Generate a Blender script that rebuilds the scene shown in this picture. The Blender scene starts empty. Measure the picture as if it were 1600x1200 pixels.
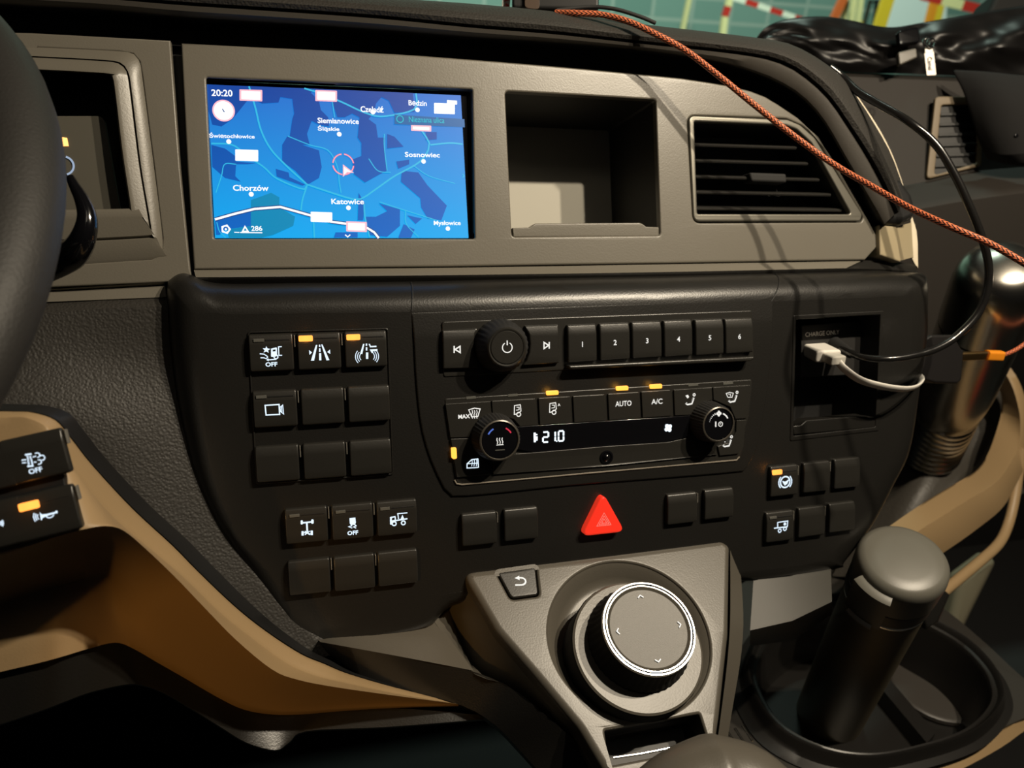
import bpy, bmesh, math, random
from mathutils import Vector, Matrix, noise
from mathutils.geometry import tessellate_polygon
random.seed(7)
SC = bpy.context.scene
COL = SC.collection
sin, cos, pi, rad = math.sin, math.cos, math.pi, math.radians

# ---------------------------------------------------------------- dashboard frame
# (u, v, n): along the dash, up its face, out of the face. The dash bends gently (radius 5.4 m) and leans back 25 deg.
FPX = 1297.84
KB = 0.18473
LEAN = rad(25)
M3 = Matrix(((1, 0, 0), (0, sin(LEAN), -cos(LEAN)), (0, cos(LEAN), sin(LEAN))))
ORG = Vector((0, 0, 1.3))
_rv = Vector((0.03491, 0.25916, 0.04726))
RC = Matrix.Rotation(_rv.length, 3, _rv.normalized())
RT = RC.transposed()
CB = Vector((-0.03664, -0.11731, 0.5206))

def bend(u, v, n):
    th = KB * u
    return Vector((sin(th) * (1 / KB + n), v, -1 / KB + (1 / KB + n) * cos(th)))
def unbend(p):
    r = math.hypot(p.x, p.z + 1 / KB)
    return math.atan2(p.x, p.z + 1 / KB) / KB, p.y, r - 1 / KB
def tow(u, v, n):
    return M3 @ bend(u, v, n) + ORG

# ---------------------------------------------------------------- camera, world, lights, exposure
cam = bpy.data.cameras.new('camera')
camo = bpy.data.objects.new('camera', cam); COL.objects.link(camo)
cam.sensor_width = 36; cam.lens = FPX * 36 / 1600
cam.clip_start = 0.01; cam.clip_end = 60
camo.matrix_world = Matrix.Translation(M3 @ CB + ORG) @ (M3 @ RT).to_4x4()
cam.dof.use_dof = True; cam.dof.focus_distance = 0.48; cam.dof.aperture_fstop = 10.0
SC.camera = camo
SC.view_settings.view_transform = 'Standard'
SC.view_settings.look = 'None'
SC.view_settings.gamma = 1
SC.view_settings.use_curve_mapping = False
SC.view_settings.exposure = 0.0
w = bpy.data.worlds.new('night'); SC.world = w; w.use_nodes = True
w.node_tree.nodes['Background'].inputs[0].default_value = (0.55, 0.6, 0.75, 1)
w.node_tree.nodes['Background'].inputs[1].default_value = 0.006

def aim(o, target):
    d = (Vector(target) - o.location).normalized()
    o.rotation_euler = d.to_track_quat('-Z', 'Y').to_euler()
def area(name, loc, target, size, power, color, shape='DISK', spread=None):
    l = bpy.data.lights.new(name, 'AREA'); l.shape = shape; l.size = size
    l.energy = power; l.color = color
    if spread: l.spread = spread
    o = bpy.data.objects.new(name, l); COL.objects.link(o); o.location = loc; aim(o, target)
    return o
WARM = (1.0, 0.86, 0.66)
area('cab_roof_lamp', tow(0.53, 0.40, 0.66), tow(0.12, -0.12, 0), 0.020, 6.3, WARM)
area('cab_roof_lamp', tow(0.39, 0.40, 0.66), tow(0.12, -0.12, 0), 0.020, 5.0, WARM)
area('fill_light', tow(0.10, 0.55, 1.1), tow(0.1, -0.1, 0), 0.25, 0.28, WARM)  # added soft fill that lifts the dark areas, no real lamp there
sp = bpy.data.lights.new('street_lamp', 'SPOT'); sp.energy = 8.5; sp.color = (1.0, 0.50, 0.12)
sp.shadow_soft_size = 0.02; sp.spot_size = rad(10.8); sp.spot_blend = 0.12
spo = bpy.data.objects.new('street_lamp', sp); COL.objects.link(spo)
spo.location = tow(-0.45, -0.25, 0.90); aim(spo, tow(-0.045, -0.290, 0.04))
area('yard_flood_lamp', (1.0, 1.6, 4.6), (1.8, 6.0, 2.2), 0.8, 420, (0.78, 1.0, 0.86))

# ---------------------------------------------------------------- rays and surfaces
def ray(x, y):
    return RT @ Vector(((x - 800) / FPX, (600 - y) / FPX, -1))
def cam3(x, y, d):
    return M3 @ (CB + ray(x, y) * d) + ORG
def onz(x, y, z):
    a = cam3(x, y, 0.0); b = cam3(x, y, 1.0)
    t = (z - a.z) / (b.z - a.z)
    return a.lerp(b, t)
def hit(x, y, A=0.0, B=0.0, C=0.0):
    d = ray(x, y)
    def g(t):
        u, v, n = unbend(CB + d * t); return n - A - B * v - C * u
    t0, t1 = 0.4, 0.6; g0, g1 = g(t0), g(t1)
    for _ in range(20):
        if abs(g1 - g0) < 1e-14: break
        t2 = t1 - g1 * (t1 - t0) / (g1 - g0); t0, g0 = t1, g1; t1 = t2; g1 = g(t1)
        if abs(g1) < 1e-9: break
    return unbend(CB + d * t1)
def P(x, y, n=0.0, B=0.0, C=0.0):            # world point on the face n
    return tow(*hit(x, y, n, B, C))
class Surf:
    def __init__(s, A, B=0.0):
        s.A, s.B, s.L = A, B, math.sqrt(1 + B * B)
    def px(s, x, y, h=0.0):
        u, v, n = hit(x, y, s.A + h * s.L, s.B)
        return (u, (v + (n - s.A) * s.B) / s.L)
    def uvn(s, u, w, h=0.0):
        return u, (w - h * s.B) / s.L, s.A + (w * s.B + h) / s.L
    def map(s, p):
        return tow(*s.uvn(p[0], p[1], p[2]))
    def frame(s, u, w, h=0.0, rot=0.0):
        o = tow(*s.uvn(u, w, h)); e = 1e-4
        x = (tow(*s.uvn(u + e, w, h)) - o).normalized(); y = (tow(*s.uvn(u, w + e, h)) - o).normalized()
        z = x.cross(y).normalized()
        m = Matrix((x, y, z)).transposed().to_4x4(); m.translation = o
        return m @ Matrix.Rotation(rot, 4, 'Z')
    def fpx(s, x, y, h=0.0, rot=0.0):
        """frame standing on the surface under the feature seen at (x, y) at height h"""
        u, w_ = s.px(x, y, h)
        return s.frame(u, w_, 0.0, rot), u, w_
UP = Surf(0.0)
LB = 0.0927
LO = Surf(0.0299, LB)
def zm(ox, oy, s):
    return lambda pts: [(ox + a * s, oy + b * s) for a, b in pts]

# ---------------------------------------------------------------- materials
MATS = {}
def nn(nt, t, **kw):
    n = nt.nodes.new(t)
    for k, v in kw.items(): setattr(n, k, v)
    return n
def mat(name, col, rough=0.5, metal=0.0, bump=0.0, bscale=900, kind='noise', coat=0.0, spec=0.5, var=0.0):
    if name in MATS: return MATS[name]
    m = bpy.data.materials.new(name); m.use_nodes = True; nt = m.node_tree
    b = nt.nodes['Principled BSDF']
    b.inputs['Base Color'].default_value = (*col, 1); b.inputs['Roughness'].default_value = rough
    b.inputs['Metallic'].default_value = metal; b.inputs['Coat Weight'].default_value = coat
    b.inputs['Specular IOR Level'].default_value = spec
    tc = nn(nt, 'ShaderNodeTexCoord')
    if bump:
        if kind == 'noise':
            t = nn(nt, 'ShaderNodeTexNoise'); t.inputs['Scale'].default_value = bscale; t.inputs['Detail'].default_value = 2
            out = t.outputs[0]
        else:
            t = nn(nt, 'ShaderNodeTexVoronoi'); t.feature = 'SMOOTH_F1'; t.inputs['Scale'].default_value = bscale
            out = t.outputs[0]
        nt.links.new(tc.outputs['Object'], t.inputs['Vector'])
        bp = nn(nt, 'ShaderNodeBump'); bp.inputs['Strength'].default_value = bump; bp.inputs['Distance'].default_value = 0.0006
        nt.links.new(out, bp.inputs['Height']); nt.links.new(bp.outputs[0], b.inputs['Normal'])
    if var:
        t = nn(nt, 'ShaderNodeTexNoise'); t.inputs['Scale'].default_value = 14; t.inputs['Detail'].default_value = 6
        nt.links.new(tc.outputs['Object'], t.inputs['Vector'])
        mr = nn(nt, 'ShaderNodeMapRange'); mr.inputs['To Min'].default_value = max(0, rough - var); mr.inputs['To Max'].default_value = min(1, rough + var)
        nt.links.new(t.outputs[0], mr.inputs['Value']); nt.links.new(mr.outputs[0], b.inputs['Roughness'])
    MATS[name] = m
    return m
def emit(name, col, strength=1.0):
    if name in MATS: return MATS[name]
    m = mat(name, (0.0, 0.0, 0.0), 0.4)
    b = m.node_tree.nodes['Principled BSDF']
    b.inputs['Emission Color'].default_value = (*col, 1); b.inputs['Emission Strength'].default_value = strength
    return m
FASCIA = mat('taupe_soft_plastic', (0.146, 0.134, 0.109), 0.38, bump=0.10, var=0.05)
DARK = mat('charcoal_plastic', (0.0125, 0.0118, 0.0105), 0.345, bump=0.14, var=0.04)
BTN = mat('button_plastic', (0.020, 0.019, 0.0165), 0.33, bump=0.06)
BLACK = mat('black_plastic', (0.008, 0.008, 0.008), 0.5)
GLOSS = mat('black_gloss', (0.004, 0.004, 0.005), 0.12, coat=0.3)
RUBBER = mat('black_rubber', (0.009, 0.0088, 0.0085), 0.75)
LEATHER = mat('grained_leatherette', (0.030, 0.0275, 0.024), 0.55, bump=0.6, bscale=700, kind='vor')
BEIGE = mat('beige_plastic', (0.33, 0.225, 0.115), 0.48, bump=0.08)
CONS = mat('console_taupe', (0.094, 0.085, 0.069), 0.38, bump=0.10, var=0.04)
SATIN = mat('satin_metal_trim', (0.20, 0.19, 0.16), 0.38, metal=0.6)
CHROME = mat('chrome', (0.9, 0.9, 0.88), 0.12, metal=1)
STEEL = mat('brushed_steel', (0.42, 0.40, 0.355), 0.27, metal=1, bump=0.05, bscale=300)
WHITE = mat('white_plastic', (0.75, 0.72, 0.66), 0.4)
OFFW = mat('cream_edge', (0.75, 0.66, 0.5), 0.5)
RED = mat('red_hazard_plastic', (0.62, 0.012, 0.006), 0.4)
REDE = emit('hazard_backlight', (1.0, 0.05, 0.02), 0.55); 
REDE.node_tree.nodes['Principled BSDF'].inputs['Base Color'].default_value = (0.7, 0.01, 0.005, 1)
REDL = emit('hazard_line_light', (1.0, 0.35, 0.28), 0.9)
ICON = emit('backlit_icon', (0.72, 0.86, 1.0), 1.25)
ICONW = emit('backlit_icon_warm', (0.95, 0.92, 0.85), 1.0)
DIM = mat('unlit_indicator', (0.10, 0.10, 0.09), 0.4)
AMB = emit('amber_indicator', (1.0, 0.31, 0.05), 2.2)
AMBY = emit('yellow_indicator', (1.0, 0.38, 0.05), 2.1)

# ---------------------------------------------------------------- mesh accumulator
def cr(pts, n):
    """Catmull-Rom resampling of a polyline (any dimension) by arc length"""
    P_ = [Vector(p) for p in pts]
    if len(P_) == 2: return [P_[0].lerp(P_[1], i / (n - 1)) for i in range(n)]
    ext = [P_[0] * 2 - P_[1]] + P_ + [P_[-1] * 2 - P_[-2]]
    dense = []
    for i in range(1, len(ext) - 2):
        a, b, c, d = ext[i - 1:i + 3]
        for k in range(16):
            t = k / 16
            dense.append(0.5 * ((2 * b) + (c - a) * t + (2 * a - 5 * b + 4 * c - d) * t * t + (3 * b - a - 3 * c + d) * t ** 3))
    dense.append(P_[-1])
    s = [0]
    for a, b in zip(dense, dense[1:]): s.append(s[-1] + (b - a).length)
    out = []; j = 0
    for i in range(n):
        t = s[-1] * i / (n - 1)
        while j < len(s) - 2 and s[j + 1] < t: j += 1
        d = s[j + 1] - s[j]
        out.append(dense[j].lerp(dense[j + 1], (t - s[j]) / d if d > 1e-12 else 0))
    return out
def area2(p):
    return sum(p[i][0] * p[(i + 1) % len(p)][1] - p[(i + 1) % len(p)][0] * p[i][1] for i in range(len(p))) / 2
def ccw(p):
    return list(p) if area2(p) > 0 else list(p)[::-1]
def rnd(pts, r, seg=5):
    """round the corners of a polygon; r number or list"""
    n = len(pts); out = []
    rs = r if isinstance(r, (list, tuple)) else [r] * n
    for i in range(n):
        p = Vector(pts[i][:2]); a = Vector(pts[i - 1][:2]); b = Vector(pts[(i + 1) % n][:2])
        da, db = (a - p), (b - p); la, lb = da.length, db.length
        rr = rs[i]
        if rr <= 0 or la < 1e-9 or lb < 1e-9: out.append((p.x, p.y)); continue
        da /= la; db /= lb
        c = max(-0.9999, min(0.9999, da.dot(db))); ang = math.acos(c)
        t = min(rr / math.tan(ang / 2), la * 0.48, lb * 0.48)
        p0 = p + da * t; p1 = p + db * t
        for k in range(seg + 1):
            s = k / seg
            q = p0 * (1 - s) ** 2 + p * 2 * s * (1 - s) + p1 * s * s
            out.append((q.x, q.y))
    return out
def offs(p, d):
    """inward offset of a CCW polygon"""
    n = len(p); out = []
    for i in range(n):
        a = Vector(p[i - 1]); b = Vector(p[i]); c = Vector(p[(i + 1) % n])
        e1 = (b - a); e2 = (c - b)
        if e1.length < 1e-9: e1 = e2
        if e2.length < 1e-9: e2 = e1
        n1 = Vector((-e1.y, e1.x)).normalized(); n2 = Vector((-e2.y, e2.x)).normalized()
        m = n1 + n2
        if m.length < 1e-6: m = n1
        m.normalize(); k = max(0.35, m.dot(n1))
        out.append((b.x + m.x * d / k, b.y + m.y * d / k))
    return out
def circ(cx, cy, r, n=48, a0=0, a1=2 * pi):
    full = abs(a1 - a0 - 2 * pi) < 1e-6
    m = n if full else n - 1
    return [(cx + r * cos(a0 + (a1 - a0) * i / m), cy + r * sin(a0 + (a1 - a0) * i / m)) for i in range(n)]
_tx = {}
def text_mesh(body, bold=0.0):
    key = (body, bold)
    if key in _tx: return _tx[key]
    c = bpy.data.curves.new('t', 'FONT'); c.body = body; c.size = 1; c.offset = bold; c.resolution_u = 3
    c.align_x = 'CENTER'; c.align_y = 'CENTER'
    o = bpy.data.objects.new('t', c); COL.objects.link(o)
    dg = bpy.context.evaluated_depsgraph_get()
    me = bpy.data.meshes.new_from_object(o.evaluated_get(dg))
    vs = [tuple(v.co) for v in me.vertices]; fs = [tuple(p.vertices) for p in me.polygons]
    bpy.data.objects.remove(o); bpy.data.curves.remove(c); bpy.data.meshes.remove(me)
    x0 = min(v[0] for v in vs); x1 = max(v[0] for v in vs); y0 = min(v[1] for v in vs); y1 = max(v[1] for v in vs)
    vs = [(v[0] - (x0 + x1) / 2, v[1] - (y0 + y1) / 2) for v in vs]
    _tx[key] = (vs, fs, x1 - x0, y1 - y0)
    return _tx[key]

class MB:
    def __init__(s): s.v = []; s.f = []; s.m = []; s.uv = None
    def add(s, vs, fs, m=0):
        o = len(s.v); s.v += [tuple(p) for p in vs]
        for f in fs: s.f.append(tuple(i + o for i in f)); s.m.append(m)
        return s
    def plate(s, poly, holes=(), h0=0.0, h1=0.002, bev=0.0005, m=0, seg=3, mt=None, back=False, hbev=None):
        poly = ccw(poly); holes = [ccw(h) for h in holes]
        mt = m if mt is None else mt
        tops = []; bev0 = bev; hbev = bev if hbev is None else hbev
        for lp, sgn in [(poly, 1)] + [(h, -1) for h in holes]:
            bev = bev0 if sgn > 0 else hbev
            rings = [[(x, y, h0) for x, y in lp]]
            if bev <= 0: rings.append([(x, y, h1) for x, y in lp])
            else:
                for k in range(seg + 1):
                    a = k / seg * pi / 2
                    q = offs(lp, sgn * bev * (1 - cos(a)))
                    rings.append([(x, y, h1 - bev + bev * sin(a)) for x, y in q])
            n = len(lp); o = len(s.v)
            for r in rings: s.v += r
            for k in range(len(rings) - 1):
                for i in range(n):
                    j = (i + 1) % n
                    f = (o + k * n + i, o + k * n + j, o + (k + 1) * n + j, o + (k + 1) * n + i)
                    s.f.append(f if sgn > 0 else f[::-1]); s.m.append(m)
            tops.append((o + (len(rings) - 1) * n, rings[-1]))
        idx = []; loops = []
        for o, r in tops:
            idx += list(range(o, o + len(r))); loops.append([Vector((x, y, 0)) for x, y, _ in r])
        for t in tessellate_polygon(loops):
            a, b, c = (idx[i] for i in t)
            A, B, C = s.v[a], s.v[b], s.v[c]
            if (B[0] - A[0]) * (C[1] - A[1]) - (B[1] - A[1]) * (C[0] - A[0]) < 0: b, c = c, b
            s.f.append((a, b, c)); s.m.append(mt)
        if back and not holes:
            o = len(s.v) ; s.v += [(x, y, h0) for x, y in poly]
            s.f.append(tuple(o + i for i in range(len(poly)))[::-1]); s.m.append(m)
        return s
    def poly(s, pts, h=0.0, m=0):
        pts = [p[:2] for p in pts]; o = len(s.v); s.v += [(x, y, h) for x, y in pts]
        for t in tessellate_polygon([[Vector((x, y, 0)) for x, y in pts]]):
            a, b, c = (o + i for i in t)
            A, B, C = s.v[a], s.v[b], s.v[c]
            if (B[0] - A[0]) * (C[1] - A[1]) - (B[1] - A[1]) * (C[0] - A[0]) < 0: b, c = c, b
            s.f.append((a, b, c)); s.m.append(m)
        return s
    def stroke(s, pts, wd, h=0.0, m=0, closed=False):
        pts = [Vector(p[:2]) for p in pts]
        if closed: pts = pts + [pts[0]]
        if len(pts) < 2: return s
        L, R = [], []
        n = len(pts)
        for i in range(n):
            a = pts[i - 1] if i > 0 else (pts[-2] if closed else None)
            b = pts[i + 1] if i < n - 1 else (pts[1] if closed else None)
            d1 = (pts[i] - a).normalized() if a is not None else None
            d2 = (b - pts[i]).normalized() if b is not None else None
            d1 = d1 or d2; d2 = d2 or d1
            n1 = Vector((-d1.y, d1.x)); n2 = Vector((-d2.y, d2.x)); mm = n1 + n2
            if mm.length < 1e-6: mm = n1
            mm.normalize(); k = max(0.5, mm.dot(n1))
            L.append(pts[i] + mm * wd / 2 / k); R.append(pts[i] - mm * wd / 2 / k)
        vs = [(p.x, p.y, h) for p in L] + [(p.x, p.y, h) for p in R]
        s.add(vs, [(n + i, n + i + 1, i + 1, i) for i in range(n - 1)], m)
        return s
    def text(s, body, cx, cy, height=None, width=None, h=0.0, m=0, bold=0.0, rot=0.0, xs=1.0):
        vs, fs, tw, th = text_mesh(body, bold)
        k = (height / th) if height else (width / tw)
        kx = (width / tw) if width else k * xs
        c, d = cos(rot), sin(rot)
        s.add([(cx + x * kx * c - y * k * d, cy + x * kx * d + y * k * c, h) for x, y in vs], fs, m)
        return s
    def box(s, x0, x1, y0, y1, z0, z1, m=0):
        v = [(x, y, z) for z in (z0, z1) for y in (y0, y1) for x in (x0, x1)]
        s.add(v, [(0, 2, 3, 1), (4, 5, 7, 6), (0, 1, 5, 4), (2, 6, 7, 3), (0, 4, 6, 2), (1, 3, 7, 5)], m)
        return s
    def lathe(s, prof, n=64, m=0, c=(0, 0), cap=True, knurl=None):
        """prof [(r, h)], knurl=(i0, i1, depth, count)"""
        o = len(s.v)
        for i, (r, h) in enumerate(prof):
            for k in range(n):
                a = 2 * pi * k / n; rr = r
                if knurl and knurl[0] <= i <= knurl[1]: rr = r - (knurl[2] if k % knurl[3] < knurl[3] / 2 else 0)
                s.v.append((c[0] + rr * cos(a), c[1] + rr * sin(a), h))
        mm = m if isinstance(m, (list, tuple)) else [m] * (len(prof))
        for i in range(len(prof) - 1):
            for k in range(n):
                j = (k + 1) % n
                s.f.append((o + i * n + k, o + i * n + j, o + (i + 1) * n + j, o + (i + 1) * n + k)); s.m.append(mm[i])
        if cap:
            s.f.append(tuple(o + (len(prof) - 1) * n + k for k in range(n))); s.m.append(mm[-1])
            s.f.append(tuple(o + k for k in range(n))[::-1]); s.m.append(mm[0])
        return s
    def tube(s, pts, r, n=12, m=0, flat=1.0, upv=(0, 0, 1), cap=True):
        """tube along 3D points; r number or list; flat squashes along the second axis; UV kept"""
        pts = [Vector(p) for p in pts]; N = len(pts)
        rs = r if isinstance(r, (list, tuple)) else [r] * N
        o = len(s.v); prev = None
        for i in range(N):
            t = (pts[min(i + 1, N - 1)] - pts[max(i - 1, 0)]).normalized()
            if prev is None:
                a = Vector(upv); a = (a - t * a.dot(t)).normalized()
            else: a = (prev - t * prev.dot(t)).normalized()
            prev = a; b = t.cross(a)
            for k in range(n):
                q = 2 * pi * k / n
                s.v.append(tuple(pts[i] + a * cos(q) * rs[i] + b * sin(q) * rs[i] * flat))
        for i in range(N - 1):
            for k in range(n):
                j = (k + 1) % n
                s.f.append((o + i * n + k, o + i * n + j, o + (i + 1) * n + j, o + (i + 1) * n + k)); s.m.append(m)
        if cap:
            s.f.append(tuple(o + k for k in range(n))[::-1]); s.m.append(m)
            s.f.append(tuple(o + (N - 1) * n + k for k in range(n))); s.m.append(m)
        return s
    def loft(s, rows, m=0, closed=False):
        n = len(rows[0]); o = len(s.v)
        for r in rows: s.v += [tuple(p) for p in r]
        mm = m if isinstance(m, (list, tuple)) else [m] * len(rows)
        for i in range(len(rows) - 1):
            for k in range(n if closed else n - 1):
                j = (k + 1) % n
                s.f.append((o + i * n + k, o + i * n + j, o + (i + 1) * n + j, o + (i + 1) * n + k)); s.m.append(mm[i])
        return s

MW = {}
def link(o, parent=None, mw=None):
    COL.objects.link(o)
    if parent is not None:
        o.parent = parent
        MW[o.name] = MW[parent.name]
    else:
        mw = mw or Matrix.Identity(4)
        o.matrix_world = mw; MW[o.name] = mw.copy()
    return o
def thing(name, label, cat, mw, group=None):
    o = bpy.data.objects.new(name, None); o.empty_display_size = 0.01
    link(o, None, mw); return tag(o, label, cat, group)
def tag(o, label=None, cat=None, group=None, kind=None):
    if label: o['label'] = label
    if cat: o['category'] = cat
    if group: o['group'] = group
    if kind: o['kind'] = kind
    return o
def T(p): return Matrix.Translation(Vector(p))
def build(mb, name, mats, parent=None, mp=None, mw=None, smooth=True, cut=None, cutw=None, deform=None, sharp=38,
          sub=0, solid=0, wn=True, label=None, recalc=False):
    """vertices local to the thing's frame, or in any coordinates that mp maps to the world"""
    if not isinstance(mats, (list, tuple)): mats = [mats]
    bm = bmesh.new()
    vs = [bm.verts.new(p) for p in mb.v]
    for f, m in zip(mb.f, mb.m):
        if len(set(f)) < 3: continue
        try: fc = bm.faces.new([vs[i] for i in f]); fc.material_index = m; fc.smooth = smooth
        except ValueError: pass
    def slices(ax, lst):
        nrm = (1, 0, 0) if ax == 0 else (0, 1, 0)
        for c in lst:
            co = (c, 0, 0) if ax == 0 else (0, c, 0)
            bmesh.ops.bisect_plane(bm, geom=bm.verts[:] + bm.edges[:] + bm.faces[:], dist=1e-7, plane_co=co, plane_no=nrm)
    if cut:
        xs = [v.co.x for v in bm.verts]; x0, x1 = min(xs), max(xs); k = max(1, int((x1 - x0) / cut))
        slices(0, [x0 + (x1 - x0) * i / k for i in range(1, k)])
    if cutw: slices(1, cutw)
    if deform:
        for v in bm.verts: v.co = Vector(deform(*v.co))
    root_m = MW[parent.name] if parent is not None else None
    if mp:
        for v in bm.verts: v.co = Vector(mp(v.co))
        if root_m is None and mw is None:
            xs = [v.co.copy() for v in bm.verts]
            c = Vector((sum(p.x for p in xs) / len(xs), sum(p.y for p in xs) / len(xs), min(p.z for p in xs)))
            mw = T(c)
        inv = (root_m or mw).inverted()
        for v in bm.verts: v.co = inv @ v.co
    if recalc: bmesh.ops.recalc_face_normals(bm, faces=bm.faces)
    me = bpy.data.meshes.new(name); bm.to_mesh(me); bm.free()
    for m in mats: me.materials.append(m)
    if smooth: me.set_sharp_from_angle(angle=rad(sharp))
    o = bpy.data.objects.new(name, me)
    link(o, parent, mw)
    if solid:
        md = o.modifiers.new('thickness', 'SOLIDIFY'); md.thickness = solid; md.offset = -1
    if sub:
        md = o.modifiers.new('smooth', 'SUBSURF'); md.levels = sub; md.render_levels = sub
    if wn and smooth and not sub:
        md = o.modifiers.new('normals', 'WEIGHTED_NORMAL'); md.keep_sharp = True; md.weight = 60
    if label: o['label'] = label
    return o
ID = lambda p: p
def S2(surf, pts, h=0.0): return [surf.px(x, y, h) for x, y in pts]

# ================================================================ UPPER DASHBOARD
# --- centre fascia with its three openings
top_edge = [(283, 67), (400, 73), (530, 79), (650, 86), (780, 96), (864, 103), (930, 109), (1004, 116), (1065, 122), (1111, 129), (1145, 135), (1173, 142),
            (1196, 151), (1216, 163), (1247, 184), (1264, 200), (1276, 213), (1292, 234), (1309, 259), (1334, 300), (1357, 342), (1369, 366)]
fas_px = top_edge + [(1371, 385), (1352, 406), (1040, 411.5), (690, 417), (303, 421), (292.5, 260)]
scr_px = [(322, 121), (738, 139.5), (742, 373), (334, 373)]
bin_px = [(789.5, 142.5), (1025, 155.7), (1032, 368), (800, 370)]
ven_px = [(1074, 180), (1229, 185), (1254, 196), (1277, 216), (1349, 340), (1346, 347.5), (1083, 348.5)]
fascia = thing('centre_fascia', 'taupe upper dashboard panel holding the map screen, square bin and air vent', 'dashboard panel', T(P(820, 415)))
mb = MB()
scr_h = rnd(S2(UP, scr_px), 0.0012); bin_h = rnd(S2(UP, bin_px), 0.0025, 6)
ven_h = rnd(S2(UP, ven_px), [0.006, 0.01, 0.006, 0.008, 0.004, 0.004, 0.006], 6)
mb.plate(S2(UP, fas_px), [scr_h, bin_h, ven_h], -0.006, 0.0, 0.0012)
build(mb, 'panel', FASCIA, fascia, UP.map, cut=0.03)
# storage bin box behind the square opening
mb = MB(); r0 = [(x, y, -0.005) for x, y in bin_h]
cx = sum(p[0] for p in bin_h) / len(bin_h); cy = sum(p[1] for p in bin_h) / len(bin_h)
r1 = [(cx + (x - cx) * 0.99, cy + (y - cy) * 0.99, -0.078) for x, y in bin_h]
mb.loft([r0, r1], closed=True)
build(mb, 'storage_bin', mat('bin_shaded_wall', (.016, .0155, .014), .6), fascia, UP.map)  # walls coloured near black to stand for the unlit inside
build(MB().plate([(p[0], p[1]) for p in r1], [], -0.0799, -0.0777, 0), 'bin_back', mat('bin_lit_back', (.44, .42, .355), .6), fascia, UP.map)  # paler than the walls, brightness of the lamp-lit patch put into the colour
lip = zm(740, 100, .4125)([(150, 620), (213, 618), (222, 612), (236, 603), (630, 600), (642, 604), (656, 615), (704, 617), (706, 652), (152, 655)])
mb = MB().plate(S2(UP, lip), [], -0.010, -0.0008, 0.0008, back=True)
build(mb, 'bin_lip', FASCIA, fascia, UP.map)
# slanted sill strip under the fascia
mb = MB()
rows = [[(303, 422, -.001), (690, 418.5, -.001), (1040, 413, -.001), (1345, 408, -.001)],
        [(306, 433, .004), (345, 433, .004), (690, 430, .004), (1040, 425, .004), (1322, 419, .004)]]
def prow(r, n=24, A=None):
    return [P(x, y, nn_) for x, y, nn_ in cr(r, n)]
mb.loft([prow(r) for r in rows])
build(mb, 'sill', FASCIA, fascia, ID)
mb = MB().loft([prow([(x, y, .0038) for x, y, _ in rows[1]]), prow([(x, y + 4, .003) for x, y, _ in rows[1]]), prow([(x - 2, y + 20, -.004) for x, y, _ in rows[1]])]); build(mb, 'gutter', DARK, fascia, ID)
mb = MB().loft([prow([(1290, 408.5, -.003), (1350, 407, -.004), (1400, 409, -.006), (1430, 414, -.010)], 10), prow([(1300, 420, .003), (1350, 420, .003), (1400, 422, .0), (1434, 426, -.006)], 10), prow([(1300, 440, -.004), (1350, 440, -.005), (1400, 440, -.007), (1432, 445, -.010)], 10)]); build(mb, 'top_corner', DARK, fascia, ID)

# --- navigation screen
ACT = [(324, 132), (720, 149), (732, 372), (336, 372)]
RS = Surf(-0.005)
nav = thing('navigation_display', 'lit dashboard screen showing a blue road map with city names', 'screen', UP.fpx(535, 372)[0])
mb = MB()
inner = ccw(scr_h)
mb.loft([[(x, y, -0.0055) for x, y in inner], [(x, y, -0.0012) for x, y in inner]], closed=True)
mb.plate(inner, [], -0.0075, -0.0058, 0.0)
build(mb, 'bezel', GLOSS, nav, UP.map)
SCRM = [emit('map_land', (0.0, 0.26, 0.70), 1.0), emit('map_forest', (0.0, 0.115, 0.47), 1.0), emit('map_teal', (0.0, 0.25, 0.48), 1.0),
        emit('map_road', (0.03, 0.50, 0.78), 1.0), emit('map_white', (0.95, 0.97, 1.0), 1.15), emit('map_pink', (1.0, 0.50, 0.58), 1.1),
        emit('map_red', (0.95, 0.08, 0.16), 1.0), emit('map_shadow', (0.01, 0.06, 0.25), 1.0), emit('map_bar', (0.0, 0.12, 0.36), 1.0),
        emit('map_cyan_text', (0.0, 0.50, 0.62), 1.0), emit('map_bottom', (0.0, 0.34, 0.75), 1.0)]
Z = zm(300, 100, .2875)
a = S2(RS, ACT)
mb = MB(); lay = [0.0]
def zp(pts): return S2(RS, Z(pts))
def L(k): return 0.00006 * k
mb.poly(a, L(1), 0)
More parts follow.
